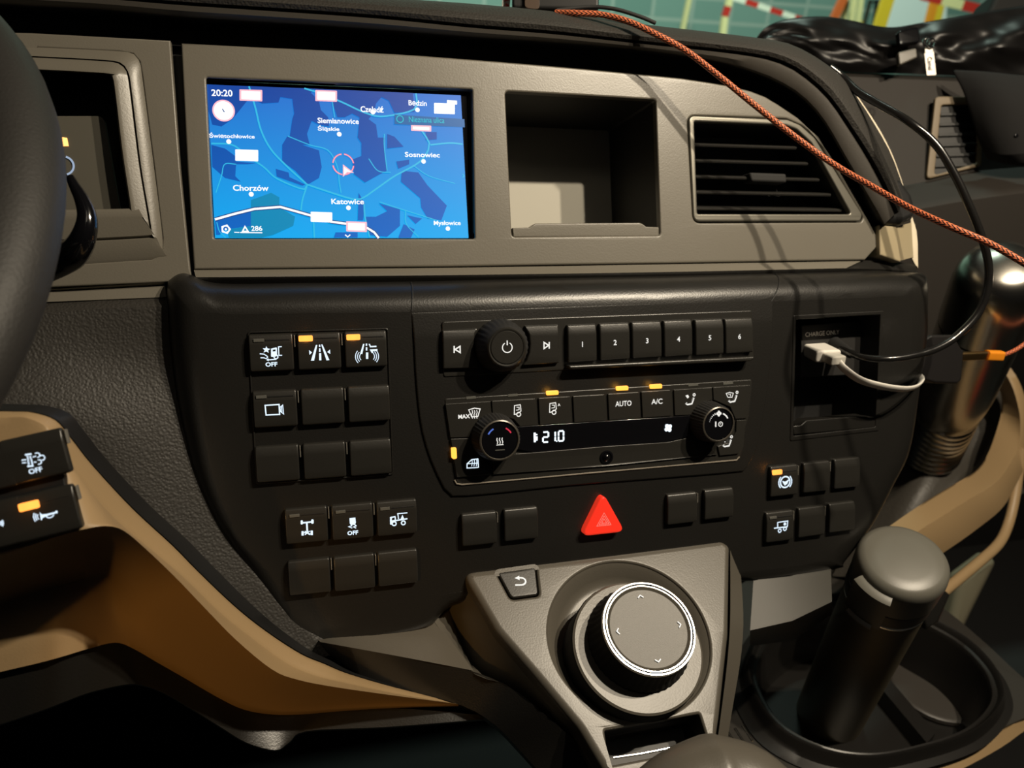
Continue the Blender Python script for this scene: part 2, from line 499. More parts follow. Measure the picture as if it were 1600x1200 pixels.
forest = [
 [(85, 112), (240, 118), (300, 200), (220, 300), (160, 340), (110, 330), (92, 260)],
 [(240, 118), (660, 134), (640, 170), (620, 300), (560, 240), (545, 190), (480, 180), (470, 210), (380, 215), (330, 190), (300, 200)],
 [(545, 190), (650, 160), (690, 200), (700, 250), (740, 290), (745, 340), (690, 330), (650, 310), (625, 380), (640, 440), (600, 440), (530, 400), (545, 300), (555, 270)],
 [(490, 440), (520, 390), (600, 440), (690, 470), (705, 560), (690, 620), (630, 655), (560, 580), (490, 530)],
 [(455, 570), (525, 590), (530, 615), (615, 655), (600, 662), (460, 612)],
 [(660, 134), (1200, 158), (1210, 260), (1100, 265), (1070, 200), (1030, 180), (1000, 215), (990, 260), (960, 300), (1000, 330), (1010, 400), (1050, 400), (1045, 440), (1060, 580), (1020, 600), (940, 645), (880, 600), (870, 520), (920, 500), (920, 430), (900, 400), (910, 290), (870, 270), (830, 290), (790, 290), (760, 200)],
 [(1060, 380), (1100, 395), (1150, 450), (1060, 460)],
 [(1270, 370), (1330, 370), (1330, 410), (1270, 415)],
 [(105, 440), (180, 460), (235, 500), (240, 530), (350, 540), (300, 545), (240, 545), (235, 610), (265, 640), (180, 620), (110, 560)],
 [(1140, 580), (1230, 590), (1280, 660), (1385, 770), (1355, 850), (1280, 840), (1245, 780), (1240, 730), (1135, 640)],
 [(1110, 530), (1180, 520), (1180, 545), (1120, 570)],
 [(1015, 757), (1130, 790), (1130, 880), (1060, 940), (960, 930), (940, 830), (1000, 830), (1060, 800)],
 [(1150, 870), (1210, 900), (1190, 945), (1120, 945)],
 [(1168, 822), (1250, 840), (1215, 870)],
 [(125, 850), (320, 800), (320, 880), (180, 900), (150, 930), (130, 930)],
 [(905, 700), (940, 760), (930, 850), (900, 850)],
 [(780, 915), (900, 915), (900, 944), (770, 944)],
]
for f in forest: mb.poly(zp(f), L(2), 1)
mb.poly(zp([(320, 740), (430, 700), (475, 725), (475, 780), (560, 830), (550, 880), (440, 930), (380, 944), (200, 944), (190, 900), (320, 880)]), L(2.3), 2)
roads = [([(310, 122), (345, 240), (375, 360), (430, 465), (520, 560), (625, 655)], 9),
         ([(105, 432), (220, 440), (300, 500), (390, 560), (460, 622), (600, 680), (625, 660)], 8),
         ([(625, 655), (760, 700), (850, 728), (915, 735), (1000, 680), (1100, 610), (1240, 530), (1290, 440), (1250, 365)], 9),
         ([(1295, 440), (1400, 430), (1470, 436)], 9), ([(610, 133), (700, 160), (820, 210), (940, 265), (1040, 285), (1210, 245), (1217, 160)], 9),
         ([(762, 200), (775, 290)], 5), ([(520, 392), (640, 440), (740, 470), (790, 560), (800, 640), (810, 700)], 5), ([(625, 660), (600, 740), (592, 800)], 8),
         ([(935, 760), (940, 830), (965, 940)], 8), ([(960, 515), (1010, 580), (1080, 590)], 5), ([(1045, 380), (1045, 450), (1060, 580)], 5),
         ([(660, 830), (665, 944)], 8), ([(1020, 750), (1140, 790), (1330, 850)], 5), ([(1160, 800), (1165, 870), (1230, 940)], 5),
         ([(135, 860), (150, 910), (185, 944)], 5), ([(240, 545), (178, 545), (160, 610), (130, 700)], 5), ([(1200, 550), (1290, 610), (1430, 650)], 4)]
k = .2875 * .152 / 396
for r, wd in roads: mb.stroke(zp([tuple(q) for q in cr(r, 24)]), wd * k, L(3), 3)
wr = [(125, 845), (230, 815), (340, 788), (480, 777), (640, 822), (760, 858), (850, 870), (950, 890), (990, 915), (1015, 946)]
mb.stroke(zp(wr), 22 * k, L(3.4), 7); mb.stroke(zp(wr), 12 * k, L(4), 4)
def rbz(x0, y0, x1, y1): return rnd(zp([(x0, y0), (x1, y0 + 4), (x1, y1), (x0, y1 - 4)]), 0.0004, 2)
for q in [(258, 138, 382, 204), (670, 142, 788, 206), (1190, 332, 1300, 368), (838, 855, 950, 914)]:
    mb.poly(rbz(*q), L(4.2), 5)
    mb.poly(rbz(q[0] + 10, q[1] + 8, q[2] - 10, q[3] - 8), L(4.6), 4)
for q in [(235, 464, 360, 530), (645, 803, 762, 862), (1315, 212, 1428, 274), (1385, 196, 1440, 222)]: mb.poly(rbz(*q), L(4.2), 4)
mb.poly(zp([(1100, 275), (1480, 300), (1482, 345), (1100, 328)]), L(3.6), 8)
cc = S2(RS, Z([(172, 254)]))[0]
mb.poly(circ(*cc, 58 * k, 40), L(4.2), 5); mb.poly(circ(*cc, 50 * k, 40), L(4.6), 4); mb.stroke(zp([(165, 245), (176, 262)]), 5 * k, L(5), 7)
cc = S2(RS, Z([(822, 546)]))[0]
for i in range(4):
    mb.stroke(circ(*cc, 57 * k, 12, i * pi / 2 + .12, (i + 1) * pi / 2 - .12), 8 * k, L(5), 6)
    mb.stroke(circ(*cc, 56.5 * k, 12, i * pi / 2 + .14, (i + 1) * pi / 2 - .14), 4 * k, L(5.4), 5)
mb.poly(zp([(820, 546), (880, 592), (845, 592), (820, 614)]), L(5.6), 5); mb.poly(zp([(826, 560), (866, 588), (843, 586), (826, 602)]), L(5.9), 4)
for (x, y) in [(200, 422), (322, 708), (800, 382), (1225, 250), (1258, 530), (850, 782), (1390, 895), (983, 262)]:
    c = S2(RS, Z([(x, y)]))[0]; mb.poly(circ(*c, 13 * k, 16), L(4.6), 4)
def mt(t, x, y, hgt, wd=None, m=4, l=5, bold=.02, rot=0.0):
    c = S2(RS, Z([(x, y)]))[0]
    mb.text(t, c[0], c[1], height=hgt * k, width=wd * k if wd else None, h=L(l), m=m, bold=bold, rot=rot)
mt('20:20', 163, 158, 36, 108); mt('Siemianowice', 795, 310, 30, 226); mt('Śląskie', 742, 352, 36, 118); mt('Czeladź', 978, 246, 36, 128)
mt('Będzin', 1226, 217, 38, 104); mt('Świętochłowice', 218, 392, 34, 234, l=5); mt('Chorzów', 320, 674, 32, 186); mt('Katowice', 846, 748, 30, 180)
mt('Sosnowiec', 1252, 494, 28, 202); mt('Mysłowice', 1387, 868, 34, 158); mt('Nieznana ulica', 1275, 304, 32, 205, m=9, bold=.005); mt('286', 352, 894, 28, 58)
c = S2(RS, Z([(1130, 300)]))[0]; mb.stroke(circ(*c, 19 * k, 20), 5 * k, L(5), 9, True)
c = S2(RS, Z([(184, 898)]))[0]; mb.stroke(circ(*c, 17 * k, 20), 6 * k, L(5), 4, True); mb.stroke(circ(*c, 24 * k, 5), 5 * k, L(5), 4, True); mb.poly(circ(*c, 6 * k, 10), L(5), 4)
mb.stroke(zp([(275, 910), (288, 884), (305, 910)]), 7 * k, L(5), 4, True); mb.stroke(zp([(230, 915), (258, 916)]), 5 * k, L(5), 4); mb.stroke(zp([(262, 916), (382, 917)]), 6 * k, L(5), 4)
mb.stroke(zp([(832, 928), (846, 940), (860, 928)]), 6 * k, L(5), 4); mb.stroke(zp([(1470, 598), (1478, 608), (1470, 618)]), 5 * k, L(5), 3)
def vgrad(m, top, bot):
    nt = m.node_tree; b = nt.nodes['Principled BSDF']; tc = nn(nt, 'ShaderNodeTexCoord'); sx = nn(nt, 'ShaderNodeSeparateXYZ'); mr = nn(nt, 'ShaderNodeMapRange')
    mr.inputs['From Min'].default_value = 0.0; mr.inputs['From Max'].default_value = 0.09
    mxx = nn(nt, 'ShaderNodeMix', data_type='RGBA'); nt.links.new(tc.outputs['Object'], sx.inputs[0]); nt.links.new(sx.outputs['Y'], mr.inputs['Value']); nt.links.new(mr.outputs[0], mxx.inputs['Factor'])
    mxx.inputs['A'].default_value = (*bot, 1); mxx.inputs['B'].default_value = (*top, 1); nt.links.new(mxx.outputs['Result'], b.inputs['Emission Color'])
vgrad(SCRM[0], (0.01, 0.16, 0.62), (0.0, 0.40, 0.88)); vgrad(SCRM[1], (0.0, 0.055, 0.34), (0.0, 0.135, 0.55))
build(mb, 'map_screen', SCRM, nav, RS.map, smooth=False)

# --- centre air vent
vent = thing('air_vent', 'trapezoid air vent with five black slats in the taupe fascia', 'air vent', UP.fpx(1210, 348)[0])
Z = zm(1060, 150, .225)
vo = rnd(S2(UP, Z([(68, 136), (755, 164), (845, 202), (945, 292), (1275, 825), (1262, 870), (104, 872)])), [.005, .01, .01, .01, .004, .004, .005], 6)
vi = rnd(S2(UP, Z([(108, 176), (740, 202), (820, 232), (925, 330), (1200, 822), (130, 820)])), [.0015, .01, .01, .01, .002, .0015], 6)
build(MB().plate(vo, [vi], -0.004, 0.0006, 0.0010), 'frame', SATIN, vent, UP.map)
mb = MB(); ins = ccw(vi)
mb.loft([[(x, y, -0.0035) for x, y in ins], [(x, y, -0.040) for x, y in ins]], closed=True); mb.poly(ins, -0.0398)
build(mb, 'duct', BLACK, vent, UP.map)
SL = mat('vent_slat_plastic', (0.022, 0.021, 0.019), 0.36)
for i, (x0, y0, x1, y1) in enumerate([(118, 322, 850, 346), (124, 434, 930, 457), (130, 546, 1010, 570), (136, 655, 1090, 675), (140, 768, 1165, 783)]):
    q = S2(UP, Z([(x0, y0), (x1, y1)]))
    e = 0.020
    mb = MB()
    # aerofoil slat: thickness 2.6 mm, slopes down towards the front
    for j, (hh, dz) in enumerate([(-.0235, .0038), (-.020, .0048), (-.006, .0014), (-.0042, .0002), (-.0040, -.0009), (-.0052, -.0016), (-.020, .0016), (-.0235, .0025)]):
        pass
    prof = [(-.0235, .0036), (-.018, .0040), (-.0075, .0016), (-.0052, .0006), (-.0046, -.0004), (-.0052, -.0013), (-.0075, -.0013), (-.018, .0012), (-.0235, .0030)]
    mb.loft([[(q[0][0], q[0][1] + dz, hh) for hh, dz in prof], [(q[1][0], q[1][1] + dz, hh) for hh, dz in prof]], closed=True)
    o = len(mb.v)
    mb.f.append(tuple(range(9))); mb.m.append(0); mb.f.append(tuple(range(9, 18))); mb.m.append(0)
    build(mb, 'slat', SL, vent, UP.map, recalc=True)
q = rnd(S2(UP, Z([(500, 525), (760, 535), (765, 600), (520, 590)])), .002)
build(MB().plate(q, [], -0.012, -0.0015, .0015, back=True), 'adjuster_tab', RUBBER, vent, UP.map)

# --- dashboard top: dark channel, satin band, grained pad
def res(pts, n=70): return [tuple(p) for p in cr(pts, n)]
L0 = [(-80, 46), (48, 51), (160, 57), (283, 67), (400, 74), (530, 80), (650, 87), (780, 97), (864, 104), (1004, 118), (1111, 131), (1173, 144), (1218, 166), (1247, 187), (1276, 216), (1309, 262), (1334, 303), (1352, 335), (1366, 366)]
L1 = [(-80, 0), (40, 9), (160, 15), (280, 26), (400, 34), (560, 44), (740, 58), (860, 66), (990, 77), (1115, 95), (1175, 112), (1212, 127), (1250, 150), (1285, 188), (1320, 248), (1350, 300), (1368, 330), (1380, 352)]
L2 = [(-80, -24), (40, -12), (160, -3), (280, 7), (400, 15), (587, 28), (740, 43), (865, 53), (990, 67), (1115, 80), (1177, 88), (1215, 97), (1250, 115), (1292, 152), (1327, 202), (1355, 247), (1378, 290), (1398, 335)]
L3 = [(x + dx, y + dy) for (x, y), (dx, dy) in zip(L2, [(0, -5)] * 11 + [(2, -5), (3, -5), (4, -4), (5, -3), (6, -3), (6, -3), (6, -3)])]
L4 = [(-80, -80), (40, -60), (160, -50), (280, -35), (400, -22), (587, -5), (740, 6), (865, 18), (990, 36), (1110, 50), (1175, 58), (1226, 66), (1268, 85), (1311, 116), (1338, 150), (1364, 190), (1392, 240), (1414, 300)]
R0, R1, R2, R3, R4 = (res(p) for p in (L0, L1, L2, L3, L4))
def lerp2(a, b, t): return [(p[0] + (q[0] - p[0]) * t, p[1] + (q[1] - p[1]) * t) for p, q in zip(a, b)]
def PR(r, n): return [P(x, y, n) for x, y in r]
top = thing('dashboard_top', 'grained black dashboard pad curving over the fascia, with a dark channel below its edge', 'dashboard top', T(P(640, 40, -0.02)))
mb = MB()
mb.loft([PR([(x - (y > 170) * 3, y + 5) for x, y in R0], -0.006), PR(lerp2(R0, R1, .05), -0.026), PR(lerp2(R0, R1, .5), -0.026), PR(lerp2(R0, R1, .8), -0.02), PR(R1, 0.006)])
build(mb, 'channel', BLACK, top, ID)
mb = MB(); mb.loft([PR(R1, 0.006), PR(lerp2(R1, R2, .12), 0.0095), PR(lerp2(R1, R2, .5), 0.0125), PR(lerp2(R1, R2, .93), 0.0135), PR(R2, 0.010)])
build(mb, 'trim_band', mat('dash_band_plastic', (0.05, 0.045, 0.038), 0.42, bump=.08), top, ID)
mb = MB()
r3 = PR(R3, 0.0145); r4 = PR(R4, -0.004)
back = [p + Vector((0.0, 0.30, -0.03)) for p in r4]
mb.loft([PR(R2, 0.009), PR(lerp2(R2, R3, .8), 0.0115), r3, PR(lerp2(R3, R4, .25), 0.0165), PR(lerp2(R3, R4, .55), 0.0135), PR(lerp2(R3, R4, .85), 0.004), r4,
         [a.lerp(b, .03) + Vector((0, 0, .0)) for a, b in zip(r4, back)], back])
build(mb, 'pad', LEATHER, top, ID)

# --- instrument cluster housing on the left
clu = thing('instrument_cluster', 'taupe framed instrument cluster housing behind the steering wheel', 'instrument cluster', T(P(170, 440)))
A_px = [(-60, 70), (60, 74), (186, 80), (208, 84), (218, 96), (222, 118), (240, 256), (254, 372), (252, 396), (238, 405), (-60, 425)]
Ao = S2(UP, A_px)
out_px = [(-60, 48), (48, 51), (160, 57), (266, 63), (281, 260), (297, 421), (300, 436), (255, 441), (-60, 455)]
mb = MB().plate(S2(UP, out_px), [ccw(Ao)], -0.006, 0.0, 0.0010)
build(mb, 'surround', FASCIA, clu, UP.map, cut=.05)
def PX(r, n): return [P(x, y, n) for x, y in r]
B_px = [(-60, 83), (60, 88), (168, 94), (190, 99), (199, 110), (204, 128), (220, 256), (236, 352), (235, 368), (222, 374), (-60, 388)]
C_px = [(-60, 106), (60, 110), (170, 116), (173, 118), (174, 121), (177, 135), (190, 240), (202, 320), (202, 325), (198, 326), (-60, 330)]
mb = MB()
A2, B2, C2 = (res(q, 90) for q in (A_px, B_px, C_px))
mb.loft([PX(A2, -.0005), PX(lerp2(A2, B2, .15), 0.0006), PX(lerp2(A2, B2, .6), 0.0026), PX(B2, 0.0034)]); build(mb, 'outer_bevel', FASCIA, clu, ID, sharp=60)
mb = MB(); mb.loft([PX(lerp2(B2, A2, .01), .0032), PX(lerp2(B2, C2, .06), 0.0004)]); mb.loft([PX(lerp2(B2, C2, .05), 0.0006), PX(lerp2(B2, C2, .12), 0.0032), PX(lerp2(B2, C2, .7), 0.0056), PX(lerp2(B2, C2, .92), 0.0058), PX(C2, 0.0045), PX(C2, 0.000)])
build(mb, 'inner_frame', FASCIA, clu, ID, sharp=55)
mb = MB(); mb.loft([PX(C_px, -0.0195), PX(lerp2(C_px, B_px, 0.02), -0.040)]); mb.loft([PX([(-60, 90), (230, 100)], -.040), PX([(-60, 400), (250, 390)], -.040)]); build(mb, 'well', BLACK, clu, ID)
DS = Surf(-0.008)
d = rnd(S2(DS, [(-70, 181), (158, 181), (164, 190), (190, 340), (-70, 345)]), [0, .003, .003, 0, 0])
build(MB().plate(d, [], -.003, 0, .0005), 'cover_glass', mat('cluster_display_plastic', (0.10, 0.094, 0.076), 0.35), clu, DS.map)
q = S2(DS, zm(0, 0, .21667)([(440, 990), (485, 995), (497, 1055), (440, 1056)]))
build(MB().poly(q, .0004), 'warning_light', emit('orange_warning', (1.0, 0.45, 0.12), 2.5), clu, DS.map)
c = DS.px(100, 259); mb = MB(); mb.stroke(circ(c[0], c[1], .0052, 18, -1.3, 1.3), .0011, .0005); build(mb, 'gauge_symbol', emit('gauge_blue', (0.6, 0.75, 1.0), .55), clu, DS.map)
# lower strips under the cluster and the seam towards the fascia
mb = MB()
mb.loft([PX([(-60, 455), (92, 451), (258, 441)], -.001), PX([(-60, 458), (92, 455), (258, 446)], -.006), PX([(-60, 460), (92, 457), (258, 448)], .001), PX([(-60, 476), (92, 471), (260, 464)], .003), PX([(-60, 480), (92, 474), (262, 468)], -.004)])
build(mb, 'lower_strip', FASCIA, clu, ID)
mb = MB(); mb.loft([PX([(264, 50), (279, 260), (301, 440)], -.012), PX([(300, 50), (312, 260), (330, 440)], -.012)])
build(mb, 'panel_gap_backing', BLACK, clu, ID)

# --- soft knee pad left of the lower console
pad = MB()
rows = [[(-60, 479, -.002), (60, 476, -.002), (160, 470, -.002), (270, 466, -.002)],
        [(-60, 484, .004), (60, 481, .004), (160, 475, .004), (275, 471, .004)],
        [(-60, 560, .010), (60, 560, .008), (160, 560, .004), (285, 560, .000)],
        [(-60, 640, .022), (60, 640, .018), (170, 650, .012), (305, 640, .000)],
        [(-20, 720, .022), (90, 735, .018), (200, 740, .012), (340, 740, .000)],
        [(120, 800, .018), (200, 850, .014), (260, 850, .010), (380, 850, .000)],
        [(230, 900, .010), (300, 940, .008), (360, 960, .006), (450, 940, .000)],
        [(330, 990, .004), (400, 1010, .004), (460, 1030, .004), (530, 1020, .000)]]
g = [cr(r, 14) for r in rows]
cols = [cr([g[j][i] for j in range(len(g))], 30) for i in range(14)]
pad.loft([[P(*cols[i][j]) for i in range(14)] for j in range(30)])
tag(build(pad, 'knee_pad', LEATHER, None, ID, solid=.003), 'dark grained soft panel between the cluster and the beige trim', 'dashboard panel')

# ================================================================ LOWER CONSOLE
pairs = [((262, 447), (307, 504)), ((268, 435), (306, 492)), ((283, 427), (314, 487)), ((300, 430), (330, 486)), ((345, 443), (365, 490.5)), ((480, 442), (490, 489)), ((640, 440), (643, 487)), ((770, 437), (770, 484)), ((900, 434), (900, 480)), ((1050, 431), (1050, 477)), ((1205, 427), (1205, 471)), ((1300, 425), (1300, 467)), ((1370, 423), (1375, 464)), ((1400, 425), (1405, 462)), ((1428, 426), (1416, 462)), ((1437, 432), (1423, 474)), ((1438, 480), (1426, 490)), ((1437, 525), (1425, 530)), ((1428, 587), (1415, 590)), ((1411, 697), (1398, 697)), ((1385, 754), (1372, 754)), ((1352, 817), (1339, 814)), ((1310, 872), (1300, 866)), ((1298, 884), (1280, 878)), ((1183, 901), (1180, 893)), ((1100, 905), (1100, 898)), ((900, 920), (900, 912)), ((720, 935), (720, 925)), ((665, 972), (665, 966)), ((590, 992), (590, 986)), ((508, 1014), (508, 1003)), ((470, 985), (492, 996)), ((430, 950), (466, 975)), ((375, 880), (432, 905)), ((330, 805), (378, 845)), ((300, 735), (345, 775)), ((283, 665), (328, 705)), ((270, 580), (319, 640)), ((263, 500), (311, 544))]
con = thing('lower_console', 'charcoal switch console with rounded top edge in the middle of the dashboard', 'dashboard console', T(P(820, 920, .0)))
EDGE = 0.022
def ring(t):
    out = []
    for (o, i) in pairs:
        a = Vector((*LO.px(o[0], o[1], -EDGE), -EDGE)); b = Vector((*LO.px(i[0], i[1], 0), 0.0))
        out.append((a, b))
    return out
RP = ring(0)
NP = 180
oa = cr([p[0] for p in RP] + [RP[0][0]], NP + 1)[:-1]; ib = cr([p[1] for p in RP] + [RP[0][1]], NP + 1)[:-1]
# keep corresponding parameters: resample by index instead of by length
def cyc(lst, per=5):
    n = len(lst); out = []
    for i in range(n):
        a, b, c, d = lst[i - 1], lst[i], lst[(i + 1) % n], lst[(i + 2) % n]
        for k_ in range(per):
            t = k_ / per
            out.append(0.5 * ((2 * b) + (c - a) * t + (2 * a - 5 * b + 4 * c - d) * t * t + (3 * b - a - 3 * c + d) * t ** 3))
    return out
oa = cyc([p[0] for p in RP]); ib = cyc([p[1] for p in RP])
def edge_ring(th, soft=1.0):
    r = []
    for a, b in zip(oa, ib):
        s = 1 - cos(th); q = a.lerp(b, s); q.z = -EDGE + EDGE * sin(th); r.append(tuple(q))
    return r
mb = MB()
rings = [[(a.x, a.y, -EDGE - 0.02) for a in oa]] + [edge_ring(pi / 2 * i / 8) for i in range(9)]
mb.loft(rings, closed=True)
n_ = len(ib)
base = len(mb.v) - n_
chg_in = rnd(S2(LO, [(1243, 499), (1375, 491.5), (1367, 667), (1239, 681)]), .0012, 3)
chg_in = ccw(chg_in)
ho = len(mb.v); mb.v += [(x, y, 0.0) for x, y in chg_in]
loops = [[Vector((p[0], p[1], 0)) for p in rings[-1]], [Vector((x, y, 0)) for x, y in chg_in]]
idx = list(range(base, base + n_)) + list(range(ho, ho + len(chg_in)))
for t in tessellate_polygon(loops):
    a_, b_, c_ = (idx[i] for i in t); A_, B_, C_ = mb.v[a_], mb.v[b_], mb.v[c_]
    if (B_[0] - A_[0]) * (C_[1] - A_[1]) - (B_[1] - A_[1]) * (C_[0] - A_[0]) < 0: b_, c_ = c_, b_
    mb.f.append((a_, b_, c_)); mb.m.append(0)
build(mb, 'housing', DARK, con, LO.map, cut=.03, recalc=True)
# raised centre section carrying radio and climate unit
sec = [(644, 470), (646, 530), (650, 600), (658, 668), (674, 722), (692, 757), (712, 775), (900, 757.5), (1150, 737), (1168, 727), (1181, 700), (1196, 620), (1205, 540), (1208, 456)]
sec2 = [(643, 489)] + [tuple(p) for p in cr(sec[1:-1], 40)] + [(1208, 468)]
s2 = S2(LO, sec2); yt = max(p[1] for p in s2)
build(MB().plate(s2, [], -0.001, 0.0014, 0.0010), 'centre_section', DARK, con, LO.map, cut=.03, cutw=[yt - .004 * i for i in range(1, 5)], deform=lambda x, y, z: (x, y, z * min(1, max(0.02, (yt - y) / .016)) + .0001))
for k_ in (6, 10):          # shut lines running over the rounded top
    a_s, b_s = RP[k_]; sp_ = []
    for i in range(10):
        th_ = pi / 2 * (i + 1.5) / 10.5; q = a_s.lerp(b_s, 1 - cos(th_)); q.z = -EDGE + EDGE * sin(th_) - .0001; sp_.append(LO.map(q))
    build(MB().tube(sp_, .00055, 6), 'shut_line', BLACK, con, ID)
build(MB().plate(rnd(S2(LO, [(386, 518), (607, 512), (615, 742), (400, 757)]), .002), [rnd(S2(LO, [(389, 521), (604, 515), (612, 739), (403, 754)]), .0015)], -0.001, 0.0009, 0.0006), 'switch_bank_frame', DARK, con, LO.map, cut=.03)

# charging compartment
chg = thing('charging_compartment', 'open square charging compartment with lip, marked CHARGE ONLY inside', 'storage compartment', LO.fpx(1305, 680)[0])
fr_o = rnd(S2(LO, [(1239, 492.5), (1381, 485.5), (1373, 673), (1234, 689)]), .0015)
build(MB().plate(fr_o, [rnd(chg_in, .0002)], -0.001, 0.0007, 0.0006), 'frame', DARK, chg, LO.map)
ccx = sum(p[0] for p in chg_in) / len(chg_in); ccy = sum(p[1] for p in chg_in) / len(chg_in)
cb = [(ccx + (x - ccx) * .97, ccy + (y - ccy) * .97, -.045) for x, y in chg_in]
mb = MB().loft([[(x, y, -.0005) for x, y in chg_in], cb], closed=True); mb.poly([p[:2] for p in cb], -.0449)
build(mb, 'box', BLACK, chg, LO.map)
Z = zm(1180, 400, .2834)
build(MB().plate(S2(LO, Z([(210, 938), (250, 933), (258, 926), (282, 906), (600, 880), (612, 884), (628, 892), (662, 890), (662, 944), (212, 985)])), [], -.010, .0003, .0007, back=True), 'lip', DARK, chg, LO.map)
# socket panel in the upper part of the compartment, slanted forward
SP = Surf(0.0299 - 0.018, LB)
build(MB().plate(S2(SP, [(1252, 508), (1355, 500), (1350, 585), (1252, 590)]), [], -.012, 0, .001), 'socket_panel', mat('socket_panel_plastic', (0.018, 0.017, 0.016), .5), chg, SP.map)
mb = MB(); c = SP.px(1284, 521.5); k0 = .0000
q0 = SP.px(1258, 523); q1 = SP.px(1311, 518.5)
mb.text('CHARGE ONLY', (q0[0] + q1[0]) / 2, (q0[1] + q1[1]) / 2, width=q1[0] - q0[0], height=.0032, h=.0003, rot=math.atan2(q1[1] - q0[1], q1[0] - q0[0]))
build(mb, 'charge_text', mat('printed_grey', (0.8, 0.78, 0.74), .5), chg, SP.map, smooth=False)

# ---------------------------------------------------------------- switches
def ico(mb, kind, X, x, y, s=1.0):
    """icon strokes; X maps photo-zoom coordinates to the key's own plane"""
def swmesh(wd, ht, H=.0042):
    mb = MB()
    p = rnd([(-wd / 2, -ht / 2), (wd / 2, -ht / 2), (wd / 2, ht / 2), (-wd / 2, ht / 2)], .0013, 3)
    mb.plate(p, [], 0.0, H, .0009, back=True)
    return mb
def swdef(wd, ht):
    def f(x, y, z):
        t = (y + ht / 2) / ht
        if z > .001: z -= .0016 * max(0, (t - .70) / .30) ** 1.6 + .0006 * max(0, (.25 - t) / .25) ** 2
        return (x, y, z)
    return f
_sw = {}
RIB = mat('rib_plastic', (.16, .15, .13), .25)
_rib = {}
def led(mw_local, parent, col=(1.0, .33, .04), e=.0010):
    l = bpy.data.lights.new('indicator_glow', 'POINT'); l.energy = e; l.color = col; l.shadow_soft_size = .002
    o = bpy.data.objects.new('indicator_glow', l); COL.objects.link(o); o.parent = parent; o.location = mw_local
    return o
def switch(name, x, y, label, group=None, wd=.0245, ht=.0215, surf=LO, icon=None, ind=None, rot=0.0, H=.0042, rib=True):
    """icon: list of (function of MB) drawing in local coordinates; ind: (px, py, lit)"""
    F, u0, w0 = surf.fpx(x, y, H, rot)
    t = thing(name, label, 'switch', F, group)
    key = (wd, ht, H)
    if key not in _sw:
        o = build(swmesh(wd, ht, H), 'key_cap', BTN, t, cutw=[-ht / 2 + ht * q for q in (.08, .16, .25, .7, .76, .82, .88, .94)], deform=swdef(wd, ht))
        _sw[key] = o
    else:
        o = _sw[key].copy(); link(o, t)
    if rib:
        rk = (wd, ht)
        if rk not in _rib: _rib[rk] = build(MB().plate(rnd([(wd / 2 + .0006, ht * .12), (wd / 2 + .0013, ht * .12), (wd / 2 + .0013, ht * .44), (wd / 2 + .0006, ht * .44)], .0002, 2), [], -.001, .0026, .0003), 'divider_rib', RIB, t)
        else: o = _rib[rk].copy(); link(o, t)
    c, s_ = cos(-rot), sin(-rot)
    def loc(px, py):
        a, b = surf.px(px, py, H); a -= u0; b -= w0
        return (a * c - b * s_, a * s_ + b * c)
    if icon:
        mb = MB(); icon(mb, lambda pts: [loc(*p) for p in pts], H + .0002)
        build(mb, 'icon', ICON, t, smooth=False, label='backlit white symbol')
    if ind is not None:
        ix, iy, lit = ind
        a, b = loc(ix, iy); w2, h2 = (.0040, .0017) if lit else (.0029, .0009)
        q = rnd([(a - w2, b - h2), (a + w2, b - h2), (a + w2, b + h2), (a - w2, b + h2)], .0008 if lit else .0002, 3)
        build(MB().plate(q, [], H - .002, H + .0003, .0002), 'indicator_light', AMB if lit else DIM, t, label='glowing amber indicator' if lit else None)
        if lit: led((a, b, H + .004), t)
        q = [(a + w2 * 1.25, b - .0005), (wd / 2 * .86, b - .0005), (wd / 2 * .86, b + .0003), (a + w2 * 1.25, b + .0003)]
        build(MB().plate(q, [], H - .002, H - .0001, .0001), 'groove', BLACK, t)
    return t
G = 1.0
Z5 = zm(380, 490, .15)
def i_brake(mb, X, h):
    W = .00052
    z = lambda p: X(Z5(p))
    star = [(240, 340), (252, 362), (282, 368), (258, 384), (266, 408), (240, 394), (212, 404), (224, 384), (204, 362), (232, 362)]
    mb.poly(z(star), h)
    for p in ([(172, 418), (215, 422), (245, 440)], [(180, 460), (215, 460), (240, 470)], [(245, 440), (255, 452), (240, 470)]): mb.stroke(z(p), W, h)
    mb.poly(z([(290, 365), (345, 352), (352, 360), (352, 440), (336, 448), (300, 452), (290, 446)]), h)
    mb.poly(z([(308, 376), (338, 372), (338, 392), (308, 396)]), h + .0001, 1)
    mb.stroke(z([(402, 344), (368, 346), (372, 434), (406, 434)]), W, h)
    c = X(Z5([(342, 450)]))[0]; mb.stroke(circ(*c, .0011, 14), .0006, h + .00015, 0, True)
    mb.stroke(z([(262, 482), (345, 476)]), W, h); mb.poly(z([(240, 482), (264, 466), (264, 496)]), h)
    q = X(Z5([(294, 528)]))[0]; mb.text('OFF', *q, width=.0066, height=.0026, h=h, bold=.03)
def i_lane(mb, X, h):
    z = lambda p: X(Z5(p))
    mb.poly(z([(757, 326), (772, 326), (738, 490), (705, 490)]), h); mb.poly(z([(812, 322), (826, 322), (898, 484), (868, 487)]), h)
    for a, b, c, d in ((788, 324, 802, 346), (789, 362, 804, 398), (790, 412, 812, 486)): mb.poly(z([(a, b), (c, b), (c + 2, d), (a + 1, d)]), h)
    mb.poly(z([(686, 380), (716, 404), (690, 430)]), h); mb.poly(z([(904, 374), (907, 420), (876, 400)]), h)
